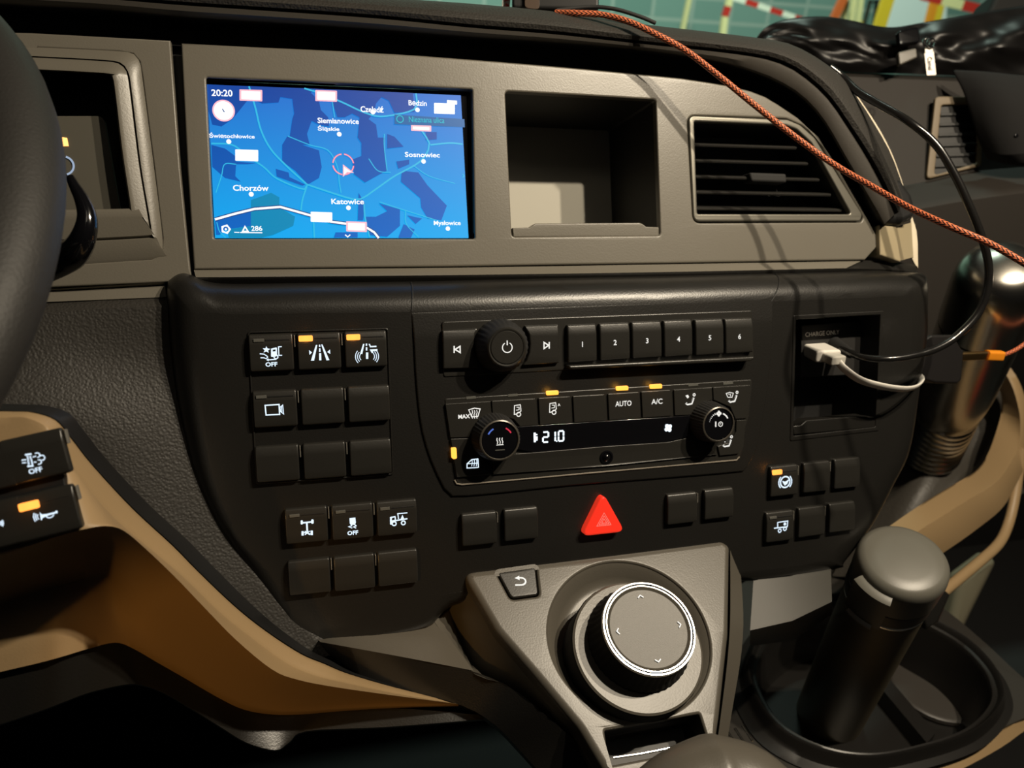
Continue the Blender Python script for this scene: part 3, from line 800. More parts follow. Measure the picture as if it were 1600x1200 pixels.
def i_dist(mb, X, h):
    z = lambda p: X(Z5(p)); W = .00042
    mb.poly(z([(1248, 316), (1262, 316), (1240, 420), (1216, 420)]), h)
    for a, b, c, d in ((1276, 312, 1291, 336), (1277, 350, 1292, 384), (1279, 404, 1302, 472)): mb.poly(z([(a, b), (c, b), (c, d), (a, d)]), h)
    mb.poly(z([(1306, 316), (1320, 316), (1330, 338), (1388, 334), (1388, 348), (1322, 352)]), h)
    mb.poly(z([(1318, 374), (1398, 368), (1398, 388), (1350, 392), (1356, 408), (1340, 412)]), h)
    for i, r in enumerate((.0030, .0043, .0056)):
        c = X(Z5([(1262, 448)]))[0]; mb.stroke(circ(c[0], c[1], r * .93, 10, pi - .75, pi + .75), W, h)
        c = X(Z5([(1318, 446)]))[0]; mb.stroke(circ(c[0], c[1], r * .93, 10, -.75, .75), W, h)
def i_cam(mb, X, h):
    z = lambda p: X(Z5(p))
    mb.stroke(z([(228, 956), (374, 946), (380, 1050), (238, 1056)]), .0007, h, 0, True)
    mb.stroke(z([(384, 976), (412, 952), (422, 1046), (390, 1020)]), .0005, h, 0, True); mb.stroke(z([(400, 966), (405, 1034)]), .0005, h)
banks = 'switches in the nine-key bank left of the radio'
ICM = [ICON, BLACK]
def switch_icon_mats(t):
    for o in t.children:
        if o.name.startswith('icon'): o.data.materials.append(BLACK)
t = switch('rocker_switch', 424, 551, 'switch with backlit truck, star and OFF symbol, top left of the nine-key bank', banks, icon=i_brake, ind=(404, 532, False)); switch_icon_mats(t)
switch('rocker_switch', 499, 548.5, 'switch with lit amber bar and backlit straight lane symbol between two small triangles', banks, icon=i_lane, ind=(477.5, 529, True))
switch('rocker_switch', 572, 545.5, 'switch with lit amber bar and backlit road symbol with radar waves', banks, rib=False, icon=i_dist, ind=(552, 527, True))
switch('rocker_switch', 430, 639, 'switch with backlit video camera outline symbol', banks, icon=i_cam, ind=(408, 620.5, False))
for x, y, l in [(504.5, 635, 'blank key in the middle of the nine-key bank'), (577, 631, 'blank key right end of middle row, nine-key bank'),
                (433.5, 725, 'blank key under the video camera switch'), (507.5, 720, 'blank key middle of bottom row, nine-key bank'),
                (579.5, 715, 'blank key bottom right corner of the nine-key bank')]:
    switch('blank_switch', x, y, l, banks, rib='right' not in l)
Z6 = zm(400, 760, .21667)
def i_axle(mb, X, h):
    z = lambda p: X(Z6(p)); W = .0006
    mb.stroke(z([(335, 262), (398, 256)]), .0009, h); mb.stroke(z([(366, 258), (370, 328)]), .0010, h)
    for a, b in (((322, 244), (334, 274)), ((398, 238), (412, 268))): 
        mb.plate(rnd(z([(a[0], a[1]), (b[0] + 4, a[1]), (b[0] + 4, b[1]), (a[0], b[1])]), .0006), [], h - .0001, h, 0)
    for a, b in (((328, 322), (344, 354)), ((394, 318), (410, 350))): mb.poly(z([(a[0], a[1]), (b[0], a[1]), (b[0], b[1]), (a[0], b[1])]), h)
    mb.stroke(z([(346, 332), (392, 342)]), W, h); mb.stroke(z([(352, 348), (388, 322)]), W, h); mb.stroke(z([(352, 322), (388, 348)]), W, h)
def i_asr(mb, X, h):
    z = lambda p: X(Z6(p)); W = .0006
    mb.poly(z([(674, 228), (716, 224), (720, 262), (712, 276), (684, 278), (676, 266)]), h)
    mb.stroke(z([(686, 272), (690, 284), (668, 290), (694, 300)]), W, h); mb.stroke(z([(706, 270), (722, 284), (704, 292), (722, 300)]), W, h)
    q = X(Z6([(698, 334)]))[0]; mb.text('OFF', *q, width=.0064, height=.0026, h=h, bold=.03)
def i_truck(mb, X, h):
    z = lambda p: X(Z6(p)); W = .0006
    mb.poly(z([(966, 220), (1004, 212), (1008, 222), (1008, 250), (980, 262), (978, 276), (966, 274)]), h); mb.poly(z([(980, 226), (1000, 222), (1000, 240), (978, 244)]), h + .0001, 1)
    mb.stroke(z([(1028, 236), (1022, 196), (1092, 190)]), W, h); mb.stroke(z([(1008, 246), (1092, 232)]), .0008, h); mb.poly(z([(1056, 204), (1068, 232), (1042, 236)]), h)
    for p in ((996, 268), (1062, 262)):
        c = X(Z6([p]))[0]; mb.stroke(circ(*c, .0012, 14), .0007, h + .00015, 0, True)
b6 = 'switches in the six-key bank low on the left'
switch('rocker_switch', 479, 821.5, 'switch with backlit axle differential symbol, left of the two truck keys', b6, icon=i_axle, ind=(460, 806, False))
t = switch('rocker_switch', 551, 815.5, 'switch with backlit skidding car and OFF symbol', b6, icon=i_asr, ind=(532, 800, False))
t = switch('rocker_switch', 620.5, 809.5, 'switch with backlit truck and load symbol', b6, rib=False, icon=i_truck, ind=(601.5, 795, False)); switch_icon_mats(t)
for x, y, l in [(483.5, 902.5, 'blank key below the axle differential switch'), (554, 895.5, 'blank key below the skidding car switch'), (622, 888, 'blank key below the truck and load switch')]:
    switch('blank_switch', x, y, l, b6, rib='load' not in l)
hz = 'blank keys beside the hazard button'
for x, y, l in [(749.5, 827, 'blank key left of the hazard button, outer of the left pair'), (815, 819.5, 'blank key left of the hazard button, inner of the left pair'),
                (1067, 795, 'blank key right of the hazard button, inner of the right pair'), (1124.5, 787.5, 'blank key right of the hazard button, outer of the right pair')]:
    switch('blank_switch', x, y, l, hz, wd=.0225, ht=.0208, rib=x in (749.5, 1067))
Z8 = zm(1180, 700, .13333)
def i_steer(mb, X, h):
    c = X(Z8([(350, 398)]))[0]
    mb.stroke(circ(c[0], c[1], .0039, 30), .0010, h, 0, True)
    mb.stroke(circ(c[0], c[1], .0054, 12, -.8, .8), .0008, h); mb.stroke(circ(c[0], c[1], .0054, 12, pi - .8, pi + .8), .0008, h)
    z = lambda p: X(Z8(p)); mb.poly(z([(315, 385), (350, 395), (402, 360), (372, 420), (345, 440), (325, 410)]), h)
def i_trailer(mb, X, h):
    z = lambda p: X(Z8(p)); mb.stroke(z([(262, 935), (262, 872), (380, 854), (374, 925)]), .0007, h); mb.stroke(z([(218, 940), (374, 922)]), .0008, h)
    for p in ((284, 968), (345, 946)):
        c = X(Z8([p]))[0]; mb.stroke(circ(*c, .0012, 14), .0007, h + .00015, 0, True)
    c = X(Z8([(346, 890)]))[0]; mb.poly(circ(*c, .0011, 12), h)
r6 = 'switches in the six-key bank low on the right'
switch('rocker_switch', 1226.5, 751.5, 'switch with lit amber bar and backlit round steering wheel symbol', r6, wd=.0225, ht=.0218, icon=i_steer, ind=(1214.5, 738, True))
switch('blank_switch', 1277.5, 745.5, 'blank key right beside the steering wheel symbol switch', r6, wd=.0225, ht=.0218)
switch('blank_switch', 1325, 739.5, 'blank key top right corner of the right bank', r6, rib=False, wd=.0225, ht=.0218)
switch('rocker_switch', 1219.5, 823, 'switch with backlit trailer symbol and unlit indicator', r6, wd=.0225, ht=.0218, icon=i_trailer, ind=(1208, 809, False))
switch('blank_switch', 1269.5, 815.5, 'blank key right beside the trailer symbol switch', r6, wd=.0225, ht=.0218)
switch('blank_switch', 1317, 808.5, 'blank key bottom right corner of the right bank', r6, rib=False, wd=.0225, ht=.0218)

# hazard button
F, u0, w0 = LO.fpx(942, 806, .006)
hzt = thing('hazard_button', 'bright red triangular hazard warning button below the climate controls', 'button', F)
def lo(surf, u0, w0, H): return lambda pts: [(a - u0, b - w0) for a, b in [surf.px(x, y, H) for x, y in pts]]
X = lo(LO, u0, w0, .006)
build(MB().plate(rnd(X([(943, 770), (977, 831), (909, 838.5)]), .0035, 6), [], -.001, .006, .0012), 'key_cap', REDE, hzt)
mb = MB(); Z3 = zm(680, 740, .3834)
mb.stroke(X(Z3([(688, 160), (716, 208), (658, 214)])), .00028, .0062, 0, True); mb.stroke(X(Z3([(688, 172), (708, 204), (668, 208)])), .00028, .0062, 0, True); mb.stroke(X(Z3([(687, 184), (699, 200), (678, 202)])), .00028, .0062, 0, True)
build(mb, 'icon', REDL, hzt, smooth=False, label='thin nested triangle symbol')

# ---------------------------------------------------------------- radio
Z = zm(670, 470, .325)
H1 = .0014
rad_F, u0, w0 = LO.fpx(932, 580, H1)
radio = thing('radio_unit', 'black car radio with power knob and keys numbered one to six', 'car radio', rad_F)
X = lambda pts, h=H1: S2(LO, pts, h)
build(MB().plate(rnd(X(Z([(62, 100), (1552, 46), (1560, 280), (70, 366)])), [.0018] * 4), [], .0005, .0022, .0006), 'faceplate', BTN, radio, LO.map, cut=.03)
def keyq(q, name='key', h0=.002, h1=.0055, r=.0010, bev=.0010, parent=radio, mt_=BTN, curve=True, ob=None):
    p = rnd(X(Z(q), h1), r, 3); ys = [a[1] for a in p]; y0, y1 = min(ys), max(ys)
    def df(x, y, z):
        if z > h0 + .001 and curve:
            t = (y - y0) / (y1 - y0); z -= .0014 * max(0, (t - .72) / .28) ** 1.6 + .0006 * max(0, (.22 - t) / .22) ** 2
        return (x, y, z)
    return build(MB().plate(p, [], h0, h1, bev), name, mt_, parent, LO.map, cutw=[y0 + (y1 - y0) * f for f in (.1, .2, .72, .78, .84, .9, .96)], deform=df)
# three pieces: previous key, next key with concave side
arcL = [(228, 128), (222, 150), (214, 180), (212, 215), (214, 255), (220, 290), (232, 325)]
pk = keyq([(66, 143)] + [(238, 132), (224, 160), (218, 195), (220, 235), (228, 275), (236, 325)] + [(70, 329)], 'skip_key', r=.0006)
nk = keyq([(462, 120), (626, 114), (628, 300), (452, 312), (470, 290), (484, 250), (488, 210), (484, 165)], 'skip_key', r=.0006)
mb = MB(); h = .0058; zz = lambda p: X(Z(p), h)
mb.stroke(zz([(122, 217), (122, 251)]), .0008, h); mb.stroke(zz([(150, 219), (126, 234), (151, 249)]), .0008, h, 0, True)
o = build(mb, 'icon', ICONW, pk, LO.map, smooth=False)
mb = MB(); mb.stroke(zz([(579, 198), (579, 230)]), .0008, h); mb.stroke(zz([(554, 200), (576, 214), (554, 230)]), .0008, h, 0, True)
build(mb, 'icon', ICONW, nk, LO.map, smooth=False)
for i, (x0, y0, x1, y1) in enumerate([(668, 114, 808, 300), (823, 107, 967, 290), (978, 100, 1120, 280), (1132, 93, 1268, 272), (1283, 88, 1418, 264), (1427, 84, 1560, 256)]):
    s_ = 5
    kk = keyq([(x0, y0 + 3), (x1, y0 - 3), (x1 + 2, y1 - 9), (x0 + 3, y1)], 'preset_key', h1=.0062)
    mb = MB(); q = X(Z([((x0 + x1) / 2 + 1, (y0 + y1) / 2 + 2)]), .0065)[0]
    mb.text(str(i + 1), q[0], q[1], height=.0034, h=.0065, bold=.012)
    build(mb, 'digit', ICONW, kk, LO.map, smooth=False)
build(MB().plate(rnd(X(Z([(672, 312), (1562, 268), (1562, 280), (1545, 290), (690, 330), (676, 326)]), .009), .0006), [], .001, .0095, .0010), 'key_ledge', BTN, radio, LO.map, cut=.03)
def knob(parent, name, x, y, H, prof, surf=LO, n=96, mats=(BTN,), mm=0, knurl=None, base=H1):
    F, a, b = surf.fpx(x, y, H)
    mb = MB(); mb.lathe([(r, base + h) for r, h in prof], n, mm, (a, b), knurl=knurl)
    return build(mb, name, list(mats), parent, surf.map, sharp=32), a, b
kb, a_, b_ = knob(radio, 'volume_knob', 792.5, 543, .0195, [(.0165, 0), (.0165, .003), (.0155, .0105), (.0135, .0150), (.0122, .0172), (.0113, .0181), (.0104, .0179), (.0102, .0170), (.0102, .0175), (.0097, .0180)],
                  mats=(RUBBER, BTN), mm=[0, 0, 0, 0, 1, 1, 0, 1, 1, 1], knurl=(1, 2, .0003, 4), n=120)
mb = MB(); h = .0198; mb.stroke(circ(a_, b_, .0030, 26, pi / 2 + .5, pi / 2 + 2 * pi - .5), .0006, h); mb.stroke([(a_, b_ + .0014), (a_, b_ + .0042)], .0007, h)
build(mb, 'icon', ICONW, kb, LO.map, smooth=False)

# ---------------------------------------------------------------- climate unit
cli = thing('climate_control', 'climate control panel with two round knobs and a black display reading 21.0', 'climate control', LO.fpx(934, 738, H1)[0])
X = lambda pts, h=.0022: S2(LO, pts, h)
outl = [(76, 470), (1550, 378), (1552, 400), (1536, 560), (1520, 610), (1512, 700), (1496, 745), (1488, 762), (150, 884), (132, 870), (105, 700), (84, 560)]
build(MB().plate(rnd(X(Z(outl), H1), .0012), [], .0005, .0020, .0005), 'faceplate', BTN, cli, LO.map, cut=.03)
# chrome-like highlight lip along the bottom edge
mb = MB(); mb.stroke(X(Z([(128, 868), (136, 884), (1488, 765), (1496, 748)])), .0006, .0), 
build(MB().tube([LO.map((*p, .0020)) for p in X(Z([(124, 862), (134, 880), (160, 884), (800, 826), (1480, 766), (1494, 750)]))], .0005, 8), 'edge_lip', mat('lip_plastic', (0.25, 0.22, 0.18), .3), cli, ID)
def ckey(q, name='key', lbl=None):
    return build(MB().plate(rnd(X(Z(q), .0034), .0003, 2), [], .001, .0034, .0003), name, BTN, cli, LO.map)
Kmax = ckey([(80, 496), (296, 483), (303, 560), (260, 590), (225, 655), (104, 658)])
Krec = ckey([(303, 482), (511, 470), (515, 598), (440, 605), (410, 570), (330, 545), (308, 548)])
Karc = ckey([(528, 468), (679, 460), (684, 588), (535, 597)])
Kbl = ckey([(694, 459), (845, 450), (850, 577), (700, 586)])
Kaut = ckey([(862, 448), (1009, 439), (1013, 566), (868, 575)])
Kac = ckey([(1023, 437), (1161, 429), (1167, 553), (1029, 563)])
Ks1 = ckey([(1179, 428), (1361, 416), (1364, 476), (1310, 490), (1272, 548), (1184, 552)])
Ks2 = ckey([(1367, 416), (1546, 405), (1530, 565), (1475, 568), (1450, 510), (1370, 476)])
Kwin = ckey([(106, 664), (225, 660), (240, 740), (300, 800), (300, 835), (135, 850)])
Ks3 = ckey([(1480, 575), (1526, 572), (1508, 700), (1490, 735), (1400, 745), (1390, 700), (1450, 680), (1478, 630)])
Kbar = ckey([(310, 770), (420, 735), (500, 730), (850, 700), (1150, 680), (1240, 660), (1350, 700), (1390, 740), (860, 795), (310, 836)], 'lower_bar')
disp = build(MB().plate(rnd(X(Z([(400, 608), (860, 578), (1290, 550), (1290, 640), (1235, 655), (1150, 678), (820, 700), (500, 728), (425, 712)]), .0038), .0004, 2), [], .001, .0038, .0002), 'display', GLOSS, cli, LO.map)
mb = MB(); h = .0040; zz = lambda p: X(Z(p), h); SG = .00105
def seg(x, y, w_, hh, on, sl=4):
    a, b, c, d = (x, y), (x + w_, y - 2), (x, y + hh), (x + w_, y + hh - 2); ml, mr = (x, y + hh / 2), (x + w_, y + hh / 2 - 1)
    S = {'t': (a, b), 'm': (ml, mr), 'b': (c, d), 'tl': (a, ml), 'tr': (b, mr), 'bl': (ml, c), 'br': (mr, d)}
    for k_ in on:
        p, q = Vector(S[k_][0]), Vector(S[k_][1]); p, q = p.lerp(q, .06), p.lerp(q, .94)
        mb.stroke(zz([tuple(p), tuple(q)]), SG, h)
seg(549, 632, 26, 48, ['t', 'tr', 'm', 'bl', 'b']); seg(592, 630, 16, 48, ['tr', 'br']); seg(624, 627, 24, 48, ['t', 'tl', 'tr', 'bl', 'br', 'b'])
mb.poly(zz([(612, 672), (618, 672), (618, 678), (612, 678)]), h)
mb.stroke(zz([(509, 634), (510, 680)]), .0014, h); mb.poly(zz([(514, 640), (522, 640), (522, 646), (514, 646)]), h); mb.poly(zz([(514, 652), (523, 652), (523, 672), (514, 672)]), h)
build(mb, 'readout', emit('display_digits', (0.82, 0.93, 1.0), 1.5), disp, LO.map, smooth=False, label='glowing white 21.0')
mb = MB()
for k_ in range(4):
    c = zz([(1151, 611)])[0]; a = k_ * pi / 2 + .6
    mb.poly(circ(c[0] + .0016 * cos(a), c[1] + .0016 * sin(a), .0014, 12), h + .0001 * k_)
build(mb, 'fan_symbol', MATS['display_digits'], disp, LO.map, smooth=False)
def cicon(parent, fn, mats=ICONW):
    mb = MB(); fn(mb, lambda p: X(Z(p), .0037), .0037); build(mb, 'icon', mats, parent, LO.map, smooth=False)
W = .00055
def f_max(mb, z, h):
    q = z([(170, 556)])[0]; mb.text('MAX', *q, width=.0074, height=.0026, h=h, bold=.03, rot=.0)
    mb.stroke(z([(192, 524), (220, 516), (247, 520), (236, 556), (206, 558)]), W, h, 0, True)
    for x in (208, 219, 230): mb.stroke(z([(x, 526), (x + 3, 536), (x - 2, 548), (x + 2, 566)]), .00045, h)
def f_tr(mb, z, h, x=410, y=500):
    mb.stroke(z([(x + 2, y + 4), (x + 30, y), (x + 33, y + 30), (x + 26, y + 36), (x + 6, y + 46), (x + 1, y + 46)]), W, h, 0, True)
    mb.stroke(z([(x + 12, y + 12), (x + 24, y + 12), (x + 24, y + 24), (x + 10, y + 26)]), .00045, h); c = z([(x + 22, y + 46)])[0]; mb.stroke(circ(*c, .0013, 14), .0006, h, 0, True)
def f_tra(mb, z, h):
    f_tr(mb, z, h, 580, 490); q = z([(626, 500)])[0]; mb.text('A', *q, height=.0018, h=h, bold=.02)
def f_seat(x, y, k_=1.0, dots=True):
    def f(mb, z, h):
        mb.stroke(z([(x, y + 44), (x + 8, y + 50), (x + 28, y + 46), (x + 38, y + 18)]), .0013, h)
        mb.stroke(z([(x + 1, y + 44), (x + 8, y + 46), (x + 26, y + 42), (x + 35, y + 20)]), .0004, h + .0001, 1)
        c = z([(x + 40, y + 4)])[0]; mb.stroke(circ(*c, .0008, 12), .0006, h, 0, True)
    return f
cicon(Kmax, f_max); cicon(Krec, f_tr); cicon(Karc, f_tra)
def f_s1(mb, z, h):
    f_seat(1236, 448)(mb, z, h); mb.poly(z([(1234, 456), (1246, 452), (1252, 462), (1244, 470)]), h)
def f_s2(mb, z, h):
    f_seat(1442, 436)(mb, z, h); mb.stroke(z([(1430, 446), (1446, 440), (1464, 444), (1458, 464), (1438, 464)]), .0005, h, 0, True); mb.stroke(z([(1440, 450), (1450, 448), (1450, 460)]), .0004, h)
def f_s3(mb, z, h):
    f_seat(1415, 650)(mb, z, h); mb.poly(circ(*z([(1424, 678)])[0], .0004, 8), h)
def f_txt(s_, x, y, wd):
    def f(mb, z, h):
        q = z([(x, y)])[0]; mb.text(s_, *q, width=wd, height=.0035, h=h, bold=.012)
    return f
cicon(Ks1, f_s1, [ICONW, BTN]); cicon(Ks2, f_s2, [ICONW, BTN]); cicon(Ks3, f_s3, [ICONW, BTN])
cicon(Kaut, f_txt('AUTO', 936, 494, .0114)); cicon(Kac, f_txt('A/C', 1097, 484, .0080))
def f_win(mb, z, h):
    mb.stroke(z([(184, 804), (184, 784), (206, 764), (236, 760), (239, 800), (232, 802)]), .0006, h, 0, True); mb.stroke(z([(184, 784), (238, 780)]), .0005, h)
    for x in (208, 219, 230): mb.stroke(z([(x, 764), (x + 1, 778), (x - 2, 796)]), .0004, h)
cicon(Kwin, f_win, ICON)
for (x, y) in [(595, 443), (931, 421), (1093, 412)]:
    q = X(Z([(x - 30, y - 9), (x + 29, y - 12), (x + 30, y + 9), (x - 29, y + 12)]), .0028)
    build(MB().plate(rnd(q, .0010), [], .001, .0028, .0003), 'indicator_light', AMBY, cli, LO.map, label='glowing yellow indicator')
    c = X(Z([(x, y)]), .007)[0]; led(MW[cli.name].inverted() @ LO.map((c[0], c[1], .007)), cli, (1, .45, .05))
q = X(Z([(110, 706), (133, 705), (136, 760), (113, 762)]), .0042); build(MB().plate(rnd(q, .0012), [], .001, .0042, .0003), 'indicator_light', AMBY, cli, LO.map, label='glowing yellow indicator')
for (x, y) in [(204, 467), (405, 455), (1272, 405), (1440, 397)]:
    build(MB().plate(X(Z([(x - 24, y - 5), (x + 22, y - 8), (x + 24, y + 3), (x - 24, y + 7)]), .0023), [], .001, .0023, .0001), 'unlit_indicator', DIM, cli, LO.map)
c = X(Z([(854, 752)]), .003)[0]
mb = MB().lathe([(.0048, .001), (.0046, .0035), (.0034, .0038), (.0030, .0030), (.0024, .0038), (.0012, .0046), (.0003, .0048)], 32, 0, c); build(mb, 'sun_sensor', GLOSS, cli, LO.map)
KP = [(.0150, 0), (.0148, .004), (.0136, .0135), (.0126, .0158), (.0118, .0162), (.0114, .0158), (.0113, .0150), (.0110, .0153), (.0050, .0155)]
k1, a_, b_ = knob(cli, 'temperature_knob', 781, 688, .0172, KP, mats=(RUBBER, mat('knob_rim', (.10, .09, .075), .3, metal=.4), GLOSS), mm=[0, 0, 0, 1, 1, 2, 2, 2, 2], knurl=(1, 2, .0004, 4), n=160)
h = .0172
mb = MB(); mb.stroke(circ(a_, b_, .0082, 10, rad(118), rad(150)), .0009, h, 0); mb.stroke(circ(a_, b_, .0082, 10, rad(30), rad(62)), .0009, h, 1)
for dx in (-.0016, 0, .0016): mb.stroke([(a_ + dx, b_ - .0022), (a_ + dx + .0003, b_ - .0010), (a_ + dx - .0003, b_ + .0003), (a_ + dx, b_ + .0016)], .0005, h, 2)
mb.stroke([(a_ - .0022, b_ - .0028), (a_ + .0022, b_ - .0028)], .0005, h, 2); mb.stroke([(a_ - .003, b_ - .0060), (a_ + .003, b_ - .0060)], .0006, h, 3)
build(mb, 'icon', [emit('blue_arc', (.12, .22, .75), .8), emit('red_arc', (.8, .04, .08), .8), ICONW, DIM], k1, LO.map, smooth=False)
KP2 = [(r * .93, hh) for r, hh in KP]
k2, a_, b_ = knob(cli, 'fan_knob', 1123, 663, .0172, KP2, mats=(RUBBER, MATS['knob_rim'], GLOSS), mm=[0, 0, 0, 1, 1, 2, 2, 2, 2], knurl=(1, 2, .0004, 4), n=160)
mb = MB()
for a in range(112, 168, 10): mb.stroke([(a_ + r * cos(rad(a)), b_ + r * sin(rad(a))) for r in (.0070, .0070 + (170 - a) * .00002)], .0006, h)
mb.stroke(circ(a_, b_, .0076, 12, rad(28), rad(66)), .0009, h)
for k_ in range(4): mb.poly(circ(a_ + .0011 * cos(k_ * pi / 2), b_ + .0072 + .0011 * sin(k_ * pi / 2), .0009, 10), h)
mb.stroke([(a_ - .0022, b_ - .0016), (a_ - .0022, b_ + .0020)], .0009, h); mb.stroke(circ(a_ + .0014, b_, .0015, 18), .0005, h, 0, True); mb.stroke([(a_ + .0014, b_ + .0008), (a_ + .0014, b_), (a_ + .0008, b_)], .0003, h)
build(mb, 'icon', ICONW, k2, LO.map, smooth=False)

# ================================================================ ROTARY CONTROLLER CONSOLE
_, v0_, n0_ = hit(935, 866, .0299, LB)
CBt = -math.tan(rad(38))
CS = Surf(n0_ - CBt * v0_, CBt)
rc = thing('controller_console', 'taupe wedge console below the hazard button with round recess and bottom slot', 'centre console', CS.fpx(900, 1160)[0])
pl = rnd(S2(CS, [(722, 893), (1128, 843), (1142, 852), (1140, 990), (1126, 1120), (1112, 1215), (955, 1222), (905, 1138), (833, 1052), (775, 985)]), [.006, .006, .004, .01, .01, .001, .004, .02, .02, .02], 6)
c0 = CS.px(985, 994); RD = .0530; EY = .95
slot = rnd(S2(CS, [(945, 1141), (1093, 1115), (1109, 1166), (953, 1196)]), .0012, 3)
bk = rnd(S2(CS, [(775, 894), (838, 885), (843, 931), (798, 937)]), [.002, .002, .003, .004], 4)
mb = MB().plate(pl, [[(x, c0[1] + (y - c0[1]) * EY) for x, y in circ(c0[0], c0[1], RD, 96)], slot, bk], -.02, 0.0, .0045, seg=5, hbev=.0018)
build(mb, 'top_plate', CONS, rc, CS.map)
mb = MB().lathe([(RD - .00, -.0044), (RD - .0025, -.0046), (RD - .0065, -.0075), (RD - .010, -.012), (RD - .013, -.0135), (.030, -.0138)], 96, 0, c0, cap=False)
mb = MB(); pr = [(RD + .0001, -.0017), (RD - .003, -.0040), (RD - .007, -.0085), (RD - .010, -.0115), (RD - .014, -.0128), (.03, -.013)]
mb.lathe(pr, 96, 0, c0, cap=False); build(mb, 'dial_recess', CONS, rc, CS.map, deform=lambda x, y, z: (x, c0[1] + (y - c0[1]) * EY, z))
mb = MB(); mb.loft([[(x, y, -.004) for x, y in ccw(slot)], [(x, y, -.03) for x, y in ccw(slot)]], closed=True); mb.poly(ccw(slot), -.0299); build(mb, 'slot', BLACK, rc, CS.map)
build(MB().tube([CS.map((*p, -.004)) for p in S2(CS, [(958, 1184), (1000, 1178), (1062, 1166)], -.004)], .0008, 8), 'slot_rail', CHROME, rc, ID)
# side walls of the console
def PR3(r, n=20): return [P(x, y, z) for x, y, z in cr(r, n)]
def on_cs(x, y, h=0.0): u, w_ = CS.px(x, y, h); return CS.map((u, w_, h))
lft = [on_cs(x, y, -.006) for x, y in res([(724, 893), (775, 985), (833, 1052), (905, 1138), (955, 1222), (980, 1262)], 20)]
mb = MB(); mb.loft([lft, [a.lerp(b, .25) for a, b in zip(lft, PR3([(700, 905, .0), (735, 1020, .016), (800, 1095, .03), (870, 1180, .045), (900, 1215, .05), (930, 1260, .06)]))],
                    PR3([(690, 915, -.0), (725, 1030, .014), (785, 1105, .028), (855, 1190, .043), (880, 1225, .05), (900, 1260, .06)]),
                    PR3([(668, 960, -.006), (728, 1044, .010), (770, 1075, .02), (830, 1120, .03), (890, 1180, .038), (960, 1260, .045)])])
mb = MB(); mb.loft([lft, [p + Vector((-.004, .004, -.006)) for p in lft], PR3([(690, 920, -.03), (738, 1042, .002), (800, 1085, .012), (860, 1140, .02), (920, 1200, .028), (950, 1260, .032)])])
build(mb, 'left_side', CONS, rc, ID)
rgt = [on_cs(x, y, -.006) for x, y in res([(1141, 852), (1140, 990), (1126, 1120), (1110, 1230)], 20)]
rg2 = [on_cs(x, y, -.020) for x, y in res([(1155, 858), (1161, 990), (1142, 1122), (1124, 1230)], 20)]
mb = MB(); mb.loft([rgt, rg2]); mb.loft([rg2, [p + Vector((.003, .03, -.03)) for p in rg2], [p + Vector((.005, .10, -.12)) for p in rg2]]); build(mb, 'right_side', CONS, rc, ID)
# wing towards the driver: lit upper facet and darker band below
wing = thing('console_wing', 'dark pointed wing running from the controller console toward the beige trim', 'dashboard panel', T(P(720, 1090, .02)))
up = [(498, 1000, .004), (600, 980, -.004), (668, 963, -.012), (676, 962, -.013)]
lw = [(500, 1003, .012), (610, 1023, .020), (720, 1044, .028), (740, 1048, .029)]
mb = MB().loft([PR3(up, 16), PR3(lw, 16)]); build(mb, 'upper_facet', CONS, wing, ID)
mid = [(500, 1003, .012), (610, 1023, .020), (720, 1044, .028), (790, 1070, .040), (850, 1115, .058), (910, 1170, .062), (990, 1260, .07)]
lo_ = [(512, 1022, .006), (580, 1062, .016), (715, 1100, .030), (770, 1130, .042), (810, 1170, .05), (850, 1215, .055), (900, 1275, .06)]
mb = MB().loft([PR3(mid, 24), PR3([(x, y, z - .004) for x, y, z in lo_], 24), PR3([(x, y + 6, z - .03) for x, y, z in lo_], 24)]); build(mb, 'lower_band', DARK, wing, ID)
mb = MB().loft([PR3([(690, 920, -.03), (738, 1042, .002), (800, 1085, .012), (860, 1140, .02), (920, 1200, .028), (990, 1265, .034)], 24), PR3([(672, 962, -.012), (735, 1048, .029), (790, 1070, .040), (850, 1115, .058), (910, 1170, .062), (990, 1262, .07)], 24)]); build(mb, 'inner_flank', CONS, wing, ID)

# back key and rotary controller
bkt = thing('back_button', 'small tapered key with backlit return arrow on the controller console', 'button', CS.fpx(812, 912, .0)[0])
b2 = [(sum(p[0] for p in bk) / len(bk), sum(p[1] for p in bk) / len(bk))][0]
kq = [(b2[0] + (x - b2[0]) * .93, b2[1] + (y - b2[1]) * .93) for x, y in bk]
ys = [p[1] for p in kq]
build(MB().plate(kq, [], -.012, .0004, .0010, back=True), 'key_cap', BTN, bkt, CS.map)
mb = MB(); Z3 = zm(680, 740, .3834); z = lambda p: S2(CS, Z3(p), .0007)
mb.stroke(z([tuple(q) for q in cr([(336, 424), (358, 426), (369, 438), (360, 452), (326, 454)], 14)]), .0010, .0007); mb.poly(z([(324, 426), (342, 416), (344, 434)]), .0007)
build(mb, 'icon', ICONW, bkt, CS.map, smooth=False)

